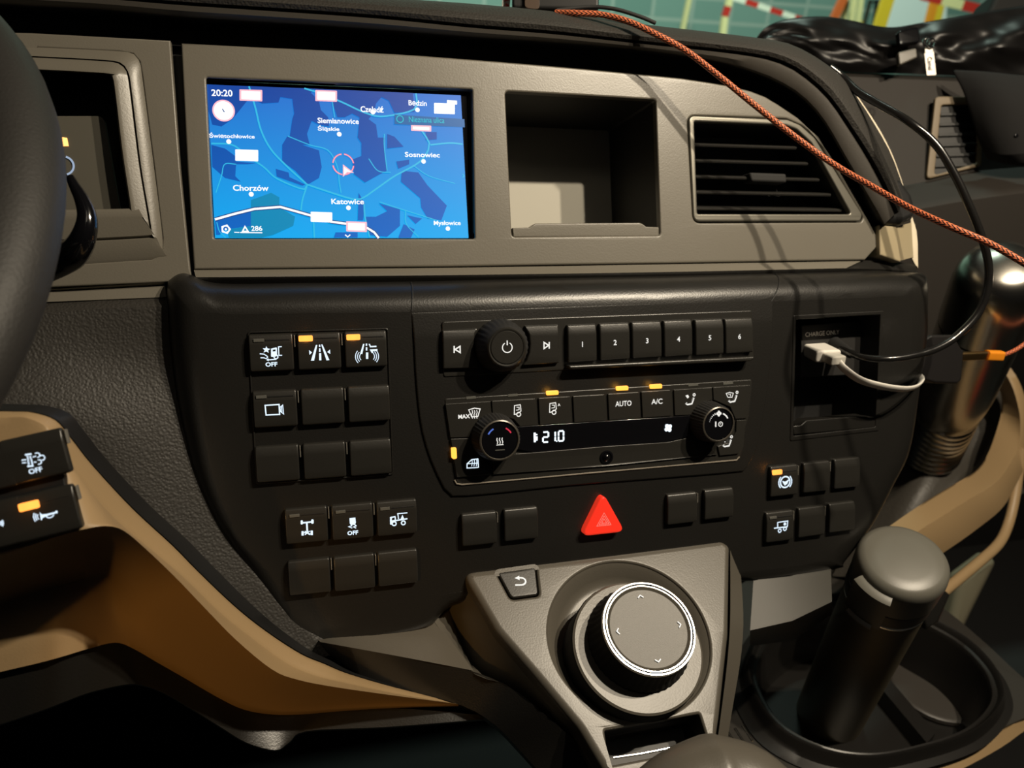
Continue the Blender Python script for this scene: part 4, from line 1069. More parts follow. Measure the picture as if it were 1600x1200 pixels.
HS = .012; HK = .033
ks = CS.px(998, 1009, HS)
dial = thing('rotary_controller', 'large round rotary controller with chrome-ringed cap and four arrows on a wide grey base', 'rotary knob', CS.frame(ks[0], ks[1], -.012))
mb = MB().lathe([(.0418, -.0125), (.0418, .009), (.0411, .0112), (.0398, HS), (.0290, HS), (.0282, HS - .0005)], 120, [1, 1, 0, 0, 0, 0], ks, cap=False, knurl=(0, 1, .0002, 4)); build(mb, 'base_ring', [CONS, RUBBER], dial, CS.map, sharp=30)
kc = CS.px(1016, 977, HK)
kc = ((ks[0] + kc[0]) / 2, (ks[1] + kc[1]) / 2 + .0012)
mb = MB().lathe([(.0322, HS - .001), (.0322, HS + .003), (.0304, HS + .006), (.0290, HS + .014), (.0287, HK - .002)], 180, 0, kc, cap=False, knurl=(0, 4, .00035, 4)); build(mb, 'grip', RUBBER, dial, CS.map)
mb = MB().lathe([(.0287, HK - .0022), (.0287, HK - .0006), (.0283, HK), (.0274, HK), (.0272, HK - .0014), (.0266, HK - .0014), (.0264, HK - .0002), (.0257, HK - .0002), (.0254, HK - .0014)], 120, [0, 0, 0, 1, 1, 1, 0, 0, 0], kc, cap=False)
build(mb, 'chrome_ring', [mat('bright_ring', (.95, .93, .88), .28, metal=.75), BLACK], dial, CS.map, sharp=25)
mb = MB().lathe([(.0255, HK - .002), (.0253, HK - .0008), (.0248, HK - .0006), (.0242, HK - .0011), (.0236, HK - .0013), (.012, HK - .0016), (.002, HK - .0017)], 96, 0, kc)
cap = build(mb, 'touch_cap', mat('cap_plastic', (.066, .060, .048), .42, bump=.15, bscale=2500), dial, CS.map, sharp=60)
mb = MB(); h = HK - .0006
for a in range(4):
    an = rad(100 + 90 * a - 12); cx_, cy_ = kc[0] + .0204 * cos(an), kc[1] + .0204 * sin(an); d1 = (cos(an), sin(an)); d2 = (-sin(an), cos(an))
    mb.stroke([(cx_ + d2[0] * s_ * .0018 - d1[0] * abs(s_) * .0015, cy_ + d2[1] * s_ * .0018 - d1[1] * abs(s_) * .0015) for s_ in (-1, 0, 1)], .0006, h)
build(mb, 'arrow_marks', ICONW, cap, CS.map, smooth=False)

# foreground rounded handle at the bottom edge
hp = [(cam3(x, y, d), r) for x, y, d, r in [(1000, 1262, .40, .014), (1060, 1238, .405, .020), (1120, 1230, .41, .0245), (1170, 1232, .41, .0245), (1220, 1262, .405, .019), (1250, 1300, .40, .012)]]
mb = MB(); pts = cr([p for p, r in hp], 24); rr = [r[0] for r in cr([(r, 0, 0) for p, r in hp], 24)]
mb.tube(pts, rr, 24, flat=1.0); tag(build(mb, 'armrest', CONS, None, ID), 'pale taupe rounded armrest end cut off by the bottom edge below the rotary controller', 'armrest')

# ================================================================ LEFT: BEIGE TRIM, KEYS, WHEEL
bt = thing('driver_side_trim', 'beige sweeping trim below the knee pad, from the left key cluster to the console', 'dashboard trim', T(P(300, 1100, .07)))
te = [(-60, 640, 0.13), (19, 642, 0.13), (53, 644, 0.128), (88, 656, 0.125), (112, 684, 0.1174), (145, 726, 0.1025), (208, 794, 0.0781), (271, 852, 0.062), (309, 891, 0.054), (367, 946, 0.042), (416, 985, 0.032), (470, 1020, 0.0252), (507, 1036, 0.0204), (545, 1052, 0.0177), (620, 1074, 0.0192), (718, 1098, 0.0221)]
t1 = [(-60, 660, 0.134), (19, 652, 0.134), (48, 655, 0.134), (75, 670, 0.133), (92, 700, 0.13), (120, 740, 0.1217), (175, 806, 0.1013), (240, 862, 0.078), (288, 903, 0.068), (345, 958, 0.054), (398, 1000, 0.042), (450, 1037, 0.0338), (495, 1056, 0.0292), (540, 1067, 0.0266), (620, 1084, 0.0248), (717, 1100, 0.024)]
rdg = [(-60, 885, .136), (0, 868, .136), (60, 848, .136), (97, 836, .136), (140, 825, .134), (168, 822, .130), (193, 829, .124), (227, 857, .114), (275, 903, .102), (320, 950, .090), (369, 1000, .076), (425, 1046, .062), (465, 1062, .054), (520, 1073, .045), (610, 1086, .033), (716, 1100, .026)]
m1 = [(-60, 905, 0.108), (0, 888, 0.108), (60, 868, 0.108), (97, 856, 0.106), (140, 846, 0.104), (166, 846, 0.102), (190, 856, 0.102), (222, 884, 0.1), (268, 930, 0.09), (312, 972, 0.078), (360, 1018, 0.065), (415, 1060, 0.0508), (460, 1072, 0.0452), (520, 1080, 0.038), (610, 1089, 0.0288), (716, 1100.5, 0.025)]
m2 = [(-60, 960, 0.072), (0, 945, 0.072), (60, 925, 0.072), (97, 914, 0.072), (140, 902, 0.0706), (170, 900, 0.07), (196, 915, 0.0769), (230, 945, 0.076), (270, 975, 0.07), (318, 1012, 0.06), (365, 1048, 0.048), (418, 1078, 0.0373), (462, 1087, 0.0335), (520, 1090, 0.0287), (610, 1093, 0.0242), (716, 1101, 0.0249)]
m3 = [(-60, 1010, 0.076), (0, 996, 0.076), (60, 978, 0.076), (97, 968, 0.076), (140, 956, 0.0722), (175, 950, 0.0668), (203, 965, 0.0661), (240, 995, 0.061), (280, 1020, 0.055), (325, 1050, 0.045), (370, 1078, 0.034), (422, 1096, 0.0258), (465, 1101, 0.0235), (520, 1100, 0.0205), (610, 1097, 0.0193), (716, 1101.5, 0.0249)]
bo = [(-60, 1065, 0.076), (0, 1050, 0.076), (60, 1036, 0.076), (97, 1026, 0.076), (140, 1013, 0.069), (179, 1004, 0.0641), (206, 1012, 0.0582), (248, 1036, 0.047), (290, 1060, 0.039), (338, 1088, 0.031), (380, 1108, 0.022), (425, 1116, 0.0173), (470, 1116, 0.0166), (530, 1111, 0.0159), (610, 1106, 0.0171), (717, 1102, 0.025)]
def dens(r, per=4):
    out = []; Q = [Vector(p) for p in r]; Q = [Q[0] * 2 - Q[1]] + Q + [Q[-1] * 2 - Q[-2]]
    for i in range(1, len(Q) - 2):
        a, b, c, d = Q[i - 1:i + 3]
        for k_ in range(per):
            t = k_ / per; out.append(0.5 * ((2 * b) + (c - a) * t + (2 * a - 5 * b + 4 * c - d) * t * t + (3 * b - a - 3 * c + d) * t ** 3))
    out.append(Q[-2]); return out
def DR(r): return [P(*p) for p in dens(r)]
def mixr(a, b, t): return [tuple(Vector(p).lerp(Vector(q), t)) for p, q in zip(a, b)]
back_te = [(x, y, z - .03) for x, y, z in te]
mb = MB().loft([DR(back_te), DR([(x, y, z - .003) for x, y, z in te]), DR(mixr(te, t1, .25)), DR(mixr(te, t1, .8)), DR(t1), DR(mixr(t1, rdg, .06)), DR(mixr(t1, rdg, .94)), DR(rdg)])
build(mb, 'upper_face', BEIGE, bt, ID, sharp=50)
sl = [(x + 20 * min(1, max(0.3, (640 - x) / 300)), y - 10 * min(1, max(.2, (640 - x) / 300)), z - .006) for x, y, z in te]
mb = MB().loft([DR([(x, y, z - .001) for x, y, z in te]), DR([(x + 3, y - 2, z - .006) for x, y, z in te]), DR([(x, y, z - .008) for x, y, z in sl]), DR([(x, y, z - .05) for x, y, z in sl])]); build(mb, 'gap_shade_strip', BLACK, bt, ID)  # black strip standing for the shade in the gap beside the knee pad
mb = MB().loft([DR(rdg), DR(mixr(rdg, m1, .3)), DR(m1), DR(m2), DR(m3), DR(mixr(m3, bo, .6)), DR(bo), DR([(x, y + 2, z - .02) for x, y, z in bo])]); build(mb, 'lower_face', BEIGE, bt, ID, sharp=60)
dl = [(-60, 1150, 0.068), (0, 1132, 0.068), (60, 1112, 0.068), (97, 1098, 0.067), (140, 1082, 0.0608), (193, 1070, 0.0538), (220, 1070, 0.046), (255, 1082, 0.042), (300, 1108, 0.036), (345, 1136, 0.03), (385, 1160, 0.024), (430, 1172, 0.0235), (452, 1160, 0.0183), (480, 1142, 0.0148), (600, 1136, 0.0171), (755, 1124, 0.026)]
dk = thing('lower_trim', 'dark plastic edge strip running beneath the beige driver side trim', 'dashboard trim', T(P(300, 1150, .06)))
b2_ = [(x, y, z - .004) for x, y, z in bo]; b2_[-1] = (760, 1118, .024)
mb = MB().loft([DR([(x, y - 4, z - .012) for x, y, z in b2_]), DR(b2_), DR(mixr(b2_, dl, .15)), DR(mixr(b2_, dl, .85)), DR(dl), DR([(x, y + 2, z - .09) for x, y, z in dl])]); build(mb, 'strip', DARK, dk, ID)

BS = Surf(.1365)
rect = rnd(S2(BS, [(-90, 716), (0, 694), (82, 680.5), (90, 692), (101, 747), (112, 812), (106, 822), (34, 841), (28, 842), (-90, 872)]), [.001, .001, .003, .003, .02, .004, .002, .001, .001, .001], 4)
build(MB().plate(rect, [], -.008, .0006, .0006), 'key_recess', BLACK, bt, BS.map)
pa = BS.px(10, 700); pb = BS.px(82, 684); rot = math.atan2(pb[1] - pa[1], pb[0] - pa[0])
Z7 = zm(0, 660, 1 / 6)
def i_exh(mb, X, h):
    z = lambda p: X(Z7(p)); W = .0004
    mb.stroke(z([(234, 304), (296, 296)]), .00065, h); mb.stroke(z([(256, 412), (316, 406)]), .00065, h)
    for r in range(5):
        for q in ((258, 284), (262, 290), (264, 296), (266, 300), (270, 304))[r]:
            c = z([(q, 322 + r * 17)])[0]; mb.poly([(c[0] - .0003, c[1] - .0003), (c[0] + .0003, c[1] - .0003), (c[0] + .0003, c[1] + .0003), (c[0] - .0003, c[1] + .0003)], h)
    for p in ([(202, 358), (214, 352), (246, 350)], [(206, 380), (246, 376)], [(306, 326), (322, 320), (340, 316)], [(318, 374), (344, 370)],
              [(330, 292), (352, 284), (374, 296), (374, 318), (352, 328)], [(380, 312), (408, 308), (424, 330), (412, 352), (396, 352)], [(356, 352), (382, 352), (392, 372), (378, 390), (358, 392)]):
        mb.stroke(z([tuple(q) for q in cr(p, 8)]), W, h)
    q = X(Z7([(334, 450)]))[0]; mb.text('OFF', *q, width=.0052, height=.0021, h=h, bold=.015)
def i_horn(mb, X, h):
    z = lambda p: X(Z7(p)); W = .00038
    mb.poly(z([(372, 842), (392, 862), (440, 858), (522, 838), (524, 828), (542, 826), (544, 850), (526, 852), (440, 876), (398, 896), (392, 916), (384, 916)]), h)
    mb.stroke(z([tuple(q) for q in cr([(450, 868), (436, 882), (462, 894), (498, 880), (506, 862)], 12)]), W, h)
    for r in (0, 1, 2): mb.stroke(z([tuple(q) for q in cr([(356 - r * 18, 862 - r * 6), (348 - r * 18, 884), (364 - r * 17, 908 + r * 10)], 8)]), W, h)
def i_wave(mb, X, h):
    z = lambda p: X(Z7(p))
    for r in (0, 1, 2): mb.stroke(z([tuple(q) for q in cr([(2 + r * 12, 930 - r * 8), (10 + r * 13, 946), (4 + r * 12, 962 + r * 6)], 8)]), .00038, h)
lg = 'keys in the beige side trim'
kw = dict(wd=.0243, ht=.0192, surf=BS, rot=rot)
switch('rocker_switch', 53.5, 714.5, 'switch with backlit exhaust filter and OFF symbol in beige trim', lg, icon=i_exh, **kw)
switch('rocker_switch', 71.5, 803, 'switch with lit amber bar and backlit horn symbol in beige trim', lg, icon=i_horn, ind=(44.5, 790.5, True), **kw)
switch('rocker_switch', -13, 823, 'partly cut off switch with wave symbol, left of the horn switch', lg, icon=i_wave, **kw)
switch('rocker_switch', -31, 735, 'partly cut off blank switch, left of the exhaust filter switch', lg, **kw)

# steering wheel
XC, YC, ZC = (M3 @ RT @ Vector(v) for v in ((1, 0, 0), (0, 1, 0), (0, 0, 1)))
RW = .21; tl = rad(30)
e1 = XC; e2 = YC * cos(tl) - ZC * sin(tl)
cw = cam3(-24, 462, .305) - e1 * RW
whl = thing('steering_wheel', 'blurred dark steering wheel rim at the left edge', 'steering wheel', T(cw))
mb = MB(); N = 96
ringp = [cw + e1 * RW * cos(2 * pi * i / N) + e2 * RW * sin(2 * pi * i / N) for i in range(N)]
e3 = e1.cross(e2).normalized()
rows = []
for i in range(N + 1):
    a = 2 * pi * i / N; d = e1 * cos(a) + e2 * sin(a); c = cw + d * RW
    rows.append([c + d * .0205 * cos(2 * pi * k_ / 20) + e3 * .0180 * sin(2 * pi * k_ / 20) for k_ in range(20)])
mb.loft(rows, closed=True); build(mb, 'rim', mat('wheel_leather', (.016, .015, .0135), .6, bump=.3, bscale=700), whl, ID)
mb = MB()
for s_ in (-1, 1):
    mb.tube([cw + e1 * (-.0 + s_ * .03) + e3 * -.03, cw + e1 * s_ * .07 - e2 * .02 - e3 * .02, cw + e1 * s_ * (RW - .06) - e2 * .13, cw + e1 * s_ * (RW - .095) - e2 * .165], .012, 12, flat=.6)
build(mb, 'spoke', BLACK, whl, ID)
mb = MB(); mb.lathe([(.055, -.03), (.06, -.02), (.05, -.008), (.02, -.002)], 32)
R3 = Matrix((e1, e2, e3)).transposed().to_4x4(); R3.translation = cw
build(mb, 'hub', BLACK, whl, lambda p: R3 @ Vector(p))
mb = MB(); pts = [(40, 420, .43, .011), (96, 404, .43, .011), (118, 392, .425, .010), (132, 366, .42, .009), (136, 338, .42, .0075), (128, 312, .42, .006), (116, 290, .42, .004), (109, 276, .42, .002)]
pp = cr([cam3(x, y, d) for x, y, d, r in pts], 30); rr = [v[0] for v in cr([(r, 0, 0) for *_, r in pts], 30)]
mb.tube(pp, rr, 20, flat=1); tag(build(mb, 'column_stalk', GLOSS, None, ID), 'glossy black stalk end showing behind the steering wheel rim', 'control stalk')

# ================================================================ RIGHT SIDE
# edge pieces of the fascia
ep = thing('fascia_end_piece', 'beige block and thin pale edge strip at the right end of the fascia', 'dashboard trim', T(P(1400, 418, .0)))
q = S2(UP, zm(1330, 300, .21667)([(190, 240), (310, 252), (345, 500), (340, 508), (196, 458)]), .002)
PALE = mat('pale_beige_plastic', (.36, .30, .19), .45)
build(MB().plate(rnd(q, [.001, .003, .001, .001, .001]), [], -.02, .004, .0012), 'block', PALE, ep, UP.map)
mb = MB(); mb.loft([PX([(1397, 355), (1404, 408)], .004), PX([(1423, 348), (1426, 402)], -.008), PX([(1430, 350), (1433, 404)], -.02)]); build(mb, 'block_side', PALE, ep, ID)
def path(pts, n=40): return [tow(*hit(x, y, nn_)) for x, y, nn_ in cr(pts, n)]
mb = MB().tube(path([(1338, 151, -.008), (1362, 189, -.008), (1377, 215, -.008), (1392, 245, -.008), (1405, 278, -.008), (1410, 292, -.008)], 30), [.0009 + .0008 * sin(pi * i / 29) for i in range(30)], 8, flat=1.6)
build(mb, 'edge_strip', OFFW, ep, ID)
mb = MB().loft([PX([(1419, 325), (1424, 340), (1425, 370), (1426, 403)], -.010), PX([(1422, 328), (1432, 360), (1434, 380), (1434.5, 419)], -.010)]); build(mb, 'lower_edge_strip', OFFW, ep, ID, solid=.002)
mb = MB().loft([PX([(1434, 490), (1436, 515), (1428, 525)], -.012), PX([(1438, 488), (1440, 520), (1432, 527)], -.012)]); build(mb, 'chip', OFFW, ep, ID, solid=.002)
cv = rnd(S2(UP, [(1340, 286), (1352, 318), (1366, 344), (1376, 353), (1398, 354), (1416, 346), (1421, 330), (1414, 306), (1398, 284), (1370, 270)]), .004, 4)
build(MB().plate(cv, [], -.03, .0085, .006, seg=5), 'corner_cover', BLACK, ep, UP.map)

def CD(r, n=16): return [cam3(*p) for p in cr(r, n)]
pd = thing('passenger_dashboard', 'dark brown passenger side dashboard with a ledge, right of the fascia', 'dashboard', T(cam3(1500, 420, .95)))
PDM = mat('brown_dash_plastic', (.018, .014, .0105), .7, bump=.1)
mb = MB().loft([CD([(1150, 70, 1.05), (1300, 112, 1.05), (1500, 116, 1.03), (1640, 122, 1.02), (1750, 125, 1.0)]), CD([(1290, 112, .86), (1400, 117, .86), (1500, 121, .86), (1640, 127, .86), (1750, 130, .86)]),
                CD([(1290, 118, .85), (1400, 123, .85), (1500, 127, .85), (1640, 133, .85), (1750, 136, .85)]),
                CD([(1350, 300, .84), (1440, 285, .84), (1520, 268, .84), (1640, 258, .84), (1750, 250, .84)]), CD([(1350, 328, .80), (1440, 314, .80), (1520, 300, .80), (1640, 285, .80), (1750, 275, .8)]),
                CD([(1350, 340, .795), (1440, 326, .795), (1520, 312, .795), (1640, 297, .795), (1750, 287, .795)]), CD([(1350, 560, .84), (1440, 545, .84), (1520, 530, .84), (1640, 510, .84), (1750, 500, .84)])])
build(mb, 'face', PDM, pd, ID, sharp=30)
Z4 = zm(1180, 0, .35)
def camplate(pts, holes, d, th, bev, name, m, parent, r=0.0, rh=0.0):
    """plate facing the camera's axis, standing at depth d"""
    def to(p): q = cam3(p[0], p[1], d); return ((q - cam3(800, 600, d)).dot(XC), (q - cam3(800, 600, d)).dot(YC))
    o = cam3(800, 600, d)
    mp = lambda p: o + XC * p[0] + YC * p[1] + ZC * p[2]
    mb = MB().plate(rnd([to(p) for p in pts], r, 5), [rnd([to(p) for p in h], rh, 5) for h in holes], -th, 0, bev, back=not holes)
    return build(mb, name, m, parent, mp)
pv = thing('side_air_vent', 'partly covered air vent with beige frame in the passenger dashboard', 'air vent', T(cam3(1500, 275, .835)))
camplate(Z4([(805, 436), (822, 430), (1020, 430), (1010, 740), (765, 800)]), [Z4([(832, 468), (1000, 460), (990, 728), (800, 782)])], .836, .004, .001, 'frame', mat('vent_frame_beige', (.20, .15, .09), .5), pv, .004, .003)
camplate(Z4([(826, 462), (1005, 455), (995, 735), (795, 788)]), [], .84, .002, .0, 'duct', BLACK, pv)
for i in range(6):
    y = 505 + i * 46
    camplate(Z4([(828 - i * 5, y), (990, y - 8), (990, y + 6), (828 - i * 5, y + 12)]), [], .8375, .002, .0004, 'slat', BLACK, pv)
# black cloth hanging over the right
cl = thing('black_cloth', 'black cloth flap hanging over the passenger dashboard beside the side vent', 'cloth', T(cam3(1560, 262, .81)))
rows = [[(1484, 108, .83), (1540, 112, .81), (1600, 118, .80), (1680, 118, .8)], [(1506, 138, .82), (1550, 145, .80), (1600, 150, .79), (1680, 150, .79)], [(1521, 192, .82), (1555, 195, .80), (1600, 190, .79), (1680, 190, .79)],
        [(1538, 236, .82), (1570, 246, .80), (1610, 244, .79), (1680, 240, .79)], [(1544, 246, .825), (1572, 254, .815), (1610, 258, .80), (1680, 256, .80)]]
mb = MB().loft([CD(r, 20) for r in rows]); build(mb, 'flap', mat('black_fabric', (.006, .0055, .0055), .9, bump=.3, bscale=1500), cl, ID, solid=.003, sub=1)
mb = MB().lathe([(.002, 0), (.0018, .0006), (.001, .001)], 16); F = T(cam3(1588, 212, .79)) @ Matrix((XC, YC, ZC)).transposed().to_4x4(); build(mb, 'snap_button', GLOSS, cl, lambda p: F @ Vector(p))

# bag on the dashboard
BAG = mat('black_leather_bag', (.006, .0055, .0055), .36, bump=.35, bscale=30, spec=.28)
bag = thing('leather_bag', 'crumpled shiny black leather bag with silver zip, lying on the passenger dashboard', 'bag', T(cam3(1400, 112, .82)))
topc = [(1180, 62), (1192, 44), (1215, 31), (1250, 24), (1290, 22), (1330, 28), (1370, 37), (1400, 39), (1440, 32), (1490, 23), (1540, 14), (1600, 4), (1680, -10)]
botc = [(1186, 70), (1215, 76), (1240, 82), (1265, 92), (1290, 108), (1320, 112), (1360, 114), (1400, 115), (1440, 116), (1490, 118), (1540, 122), (1600, 128), (1680, 134)]
ta, ba = res(topc, 60), res(botc, 60)
rows = []
NR = 18
for j in range(NR + 1):
    t = j / NR; row = []
    for i in range(60):
        x = ta[i][0] + (ba[i][0] - ta[i][0]) * t; y = ta[i][1] + (ba[i][1] - ta[i][1]) * t
        s_ = i / 59
        bul = sin(pi * min(1, max(0, t)) ** .9) * .018 * min(1, s_ * 5)
        f = .011 * noise.noise(Vector((s_ * 7, t * 3.2 + s_ * 2, 1.7))) * sin(t * pi) + .004 * noise.noise(Vector((s_ * 16, t * 8 - s_ * 9, 4.2))) * sin(t * pi) + .010 * math.exp(-((s_ - .52) / .035) ** 2) * -sin(t * pi)
        row.append(cam3(x, y, .855 - bul * .8 - f))
    rows.append(row)
rows = [[p + ZC * -.05 + YC * -.01 for p in rows[0]]] + rows
mb = MB().loft(rows); body = build(mb, 'body', BAG, bag, ID, sub=1)
o = camplate(zm(1180, 0, .2625)([(852, 310), (960, 284), (966, 340), (860, 388)]), [], .822, .006, .0012, 'reflective_patch', mat('patch_grey', (.13, .12, .10), .4), bag, .002)
camplate(zm(1180, 0, .2625)([(850, 185), (965, 158), (975, 170), (985, 250), (860, 268)]), [], .824, .006, .0015, 'buckle', GLOSS, bag, .003)
zp_ = thing('zip_pull', 'silver zip pull tab with engraved letters hanging from the black bag', 'zip pull', T(cam3(1455, 117, .745)))
Zb = zm(1180, 0, .2625)
camplate(Zb([(1006, 316), (1064, 304), (1079, 448), (1022, 450)]), [], .748, .0012, .0003, 'tab', mat('nickel', (.42, .39, .36), .45, metal=.5), zp_, .0008)
camplate(Zb([(1012, 278), (1050, 272), (1064, 310), (1010, 318)]), [], .7485, .001, .0003, 'shank', MATS['nickel'], zp_, .002)
mb = MB()
for cx_, cy_, r in ((1022, 252, 20), (1048, 256, 20)):
    pts = [cam3(1180 + (cx_ + r * 1.1 * cos(a)) * .2625, (cy_ + r * 1.3 * sin(a)) * .2625, .747 + .001 * cos(a)) for a in [2 * pi * i / 16 for i in range(17)]]
    mb.tube(pts, .0009, 8)
build(mb, 'ring', CHROME, zp_, ID)
mb = MB(); mb.text('Camel', 0, 0, height=.0042, h=0, rot=-pi / 2 + .06, xs=.8, bold=.01)
o_ = cam3(1180 + 1040 * .2625, 378 * .2625, .7478); build(mb, 'engraving', mat('engraving_dark', (.03, .03, .03), .5), zp_, lambda p: o_ + XC * p[0] + YC * p[1] + ZC * .0004, smooth=False)

# ---------------------------------------------------------------- thermos flask in the dash holder
def axis_frame(p0, p1, refv=None):
    z = (p1 - p0).normalized(); x = (refv or XC); x = (x - z * x.dot(z)).normalized(); y = z.cross(x)
    m = Matrix((x, y, z)).transposed().to_4x4(); m.translation = p0; return m
tb, tt = cam3(1450, 712, .90), cam3(1575, 405, .66)
FT = axis_frame(tb, tt); LT = (tt - tb).length
th = thing('thermos_flask', 'brushed steel thermos flask leaning in the holder at the right', 'thermos', FT)
mb = MB(); R_ = .0345
pr = [(.006, 0), (.026, 0), (.0285, .003)]
for i in range(9):
    z0 = .008 + i * .0095
    pr += [(.0285, z0), (.0305, z0 + .0025), (.0310, z0 + .0050), (.0300, z0 + .0075)]
pr += [(.0315, .098), (.0330, .110), (R_, .13), (R_, LT * .735)]
mb.lathe(pr, 64, 0); build(mb, 'body', STEEL, th, sharp=50)
mb = MB().lathe([(R_ - .0018, LT * .733), (R_ - .0018, LT * .742)], 64, 0, cap=False); build(mb, 'seam', BLACK, th)
mb = MB().lathe([(R_, LT * .741), (R_ + .0006, LT * .745), (R_ + .0006, LT * .90), (R_ - .001, LT * .94), (R_ - .006, LT * .975), (R_ - .014, LT * .99), (.004, LT)], 64, 0); build(mb, 'cup_lid', STEEL, th, sharp=50)
# holder behind / around
hd = thing('bottle_holder', 'dark moulded holder around the thermos foot between console and beige brace', 'bottle holder', T(cam3(1450, 790, .88)))
HM = mat('holder_plastic', (.045, .040, .033), .5, bump=.35, bscale=300, kind='vor')
mb = MB().loft([CD([(1395, 640, .97), (1430, 600, .98), (1500, 560, .99), (1560, 540, .99)]), CD([(1402, 700, .93), (1450, 735, .88), (1515, 705, .92), (1562, 600, .96)]),
                CD([(1398, 712, .925), (1445, 748, .872), (1528, 720, .91), (1574, 612, .95)]), CD([(1360, 790, .90), (1420, 800, .86), (1500, 760, .87), (1590, 700, .88)]), CD([(1300, 900, .88), (1380, 900, .86), (1480, 840, .86), (1600, 770, .88)])])
build(mb, 'shell', HM, hd, ID, sharp=60)
mb = MB().tube(CD([(1403, 690, .905), (1412, 706, .885), (1450, 722, .868), (1490, 716, .875), (1512, 690, .895)], 24), .0022, 8); build(mb, 'rim', DARK, hd, ID)
camplate([(1424, 470), (1480, 425), (1500, 470), (1450, 610), (1420, 620)], [], .93, .01, .003, 'side_wing', mat('maroon_plastic', (.035, .02, .018), .4), hd)
camplate([(1446, 447), (1488, 412), (1478, 455), (1438, 560), (1428, 560), (1436, 500)], [], .915, .006, .001, 'pale_wing', mat('holder_beige', (.26, .2, .12), .5), hd)

# beige brace
br = thing('grab_brace', 'broad beige angled brace curving down behind the dark tumbler', 'grab bar', T(cam3(1470, 870, .74)))
inn = [(1530, 560, .93), (1547, 593, .92), (1563, 612, .91), (1565, 640, .90), (1558, 670, .88), (1543, 710, .86), (1523, 737, .84), (1490, 757, .81), (1447, 783, .78), (1397, 817, .74), (1360, 845, .71)]
rid = [(1560, 567, .90), (1580, 600, .885), (1592, 640, .87), (1594, 670, .86), (1590, 702, .845), (1567, 742, .82), (1545, 762, .80), (1510, 783, .775), (1470, 808, .75), (1430, 833, .72), (1390, 862, .69)]
out = [(1568, 560, .90), (1592, 595, .885), (1606, 640, .875), (1606, 680, .865), (1602, 725, .85), (1580, 772, .83), (1562, 798, .81), (1530, 824, .79), (1500, 846, .77), (1460, 873, .745), (1420, 900, .715)]
def DC(r, dd=0.0): return [cam3(p[0], p[1], p[2] + dd) for p in dens(r)]
mb = MB().loft([DC([(x + 4, y + 4, d) for x, y, d in inn], .03), DC(inn), DC(mixr(inn, rid, .1)), DC(mixr(inn, rid, .9)), DC(rid), DC(mixr(rid, out, .1)), DC(out), DC(out, .02)]); build(mb, 'bar', BEIGE, br, ID, sharp=60)
thn = [(1597, 700, .85), (1592, 735, .85), (1585, 780, .845), (1575, 820, .835), (1560, 850, .82), (1530, 878, .80), (1500, 903, .78), (1470, 928, .76), (1445, 952, .74)]
mb = MB().tube([cam3(*p) for p in dens(thn)], .0042, 12, flat=1.2); build(mb, 'thin_strut', BEIGE, br, ID)
camplate([(1438, 950), (1470, 916), (1486, 930), (1468, 972), (1448, 985)], [], .735, .02, .003, 'bracket', DARK, br)

# ---------------------------------------------------------------- cup holder
ZCUP = cam3(1358, 1183, .66).z
def oz(x, y, dz=0.0): return onz(x, y, ZCUP + dz)
rim = [(1167, 1062), (1172, 1020), (1200, 975), (1255, 940), (1330, 925), (1400, 935), (1450, 962), (1504, 992), (1542, 1025), (1565, 1060), (1567, 1098), (1525, 1142), (1442, 1171), (1358, 1185), (1275, 1171), (1204, 1129)]
rim3 = [oz(x, y) for x, y in rim]
cc_ = sum(rim3, Vector()) / len(rim3)
def cyc3(lst, per=6):
    n = len(lst); o = []
    for i in range(n):
        a, b, c, d = lst[i - 1], lst[i], lst[(i + 1) % n], lst[(i + 2) % n]
        for k_ in range(per):
            t = k_ / per; o.append(0.5 * ((2 * b) + (c - a) * t + (2 * a - 5 * b + 4 * c - d) * t * t + (3 * b - a - 3 * c + d) * t ** 3))
    return o
rs3 = cyc3(rim3)
def sc(k_, dz): return [cc_ + Vector(((p - cc_).x * k_, (p - cc_).y * k_, dz)) for p in rs3]
ch = thing('cup_holder', 'black oval double cup holder with raised rim at the bottom right', 'cup holder', T(cc_ + Vector((0, 0, -.07))))
CUPM = mat('cup_plastic', (.013, .012, .011), .36, bump=.05)
mb = MB().loft([sc(1.10, -.012), sc(1.03, -.010), sc(1.01, -.006), sc(1.0, .0), sc(.985, .002), sc(.965, .0), sc(.955, -.004), sc(.935, -.005), sc(.915, -.004), sc(.90, -.008), sc(.86, -.06), sc(.82, -.068)], closed=True)
mb.add([tuple(p) for p in sc(.82, -.068)], [tuple(range(len(rs3)))]); build(mb, 'bowl', CUPM, ch, ID, sharp=45)
def obox(mb, a, b, wv, hv):
    vs = [a, a + wv, b + wv, b, a + hv, a + wv + hv, b + wv + hv, b + hv]
    mb.add([tuple(v) for v in vs], [(0, 1, 2, 3), (7, 6, 5, 4), (0, 4, 5, 1), (1, 5, 6, 2), (2, 6, 7, 3), (3, 7, 4, 0)])
mb = MB(); a, b = oz(1385, 1055, -.05), oz(1462, 1145, -.05)
obox(mb, a, b, Vector((-.016, -.008, 0)), Vector((0, 0, -.02))); build(mb, 'divider', CUPM, ch, ID, wn=False, recalc=True)
for p, r in ((oz(1460, 1080, -.066), .042),):
    mb = MB().lathe([(r, 0), (r, .004), (r - .003, .006), (.001, .006)], 40); FF = T(p); build(mb, 'coaster', mat('coaster_plastic', (.045, .04, .035), .45), ch, lambda q: FF @ Vector(q))
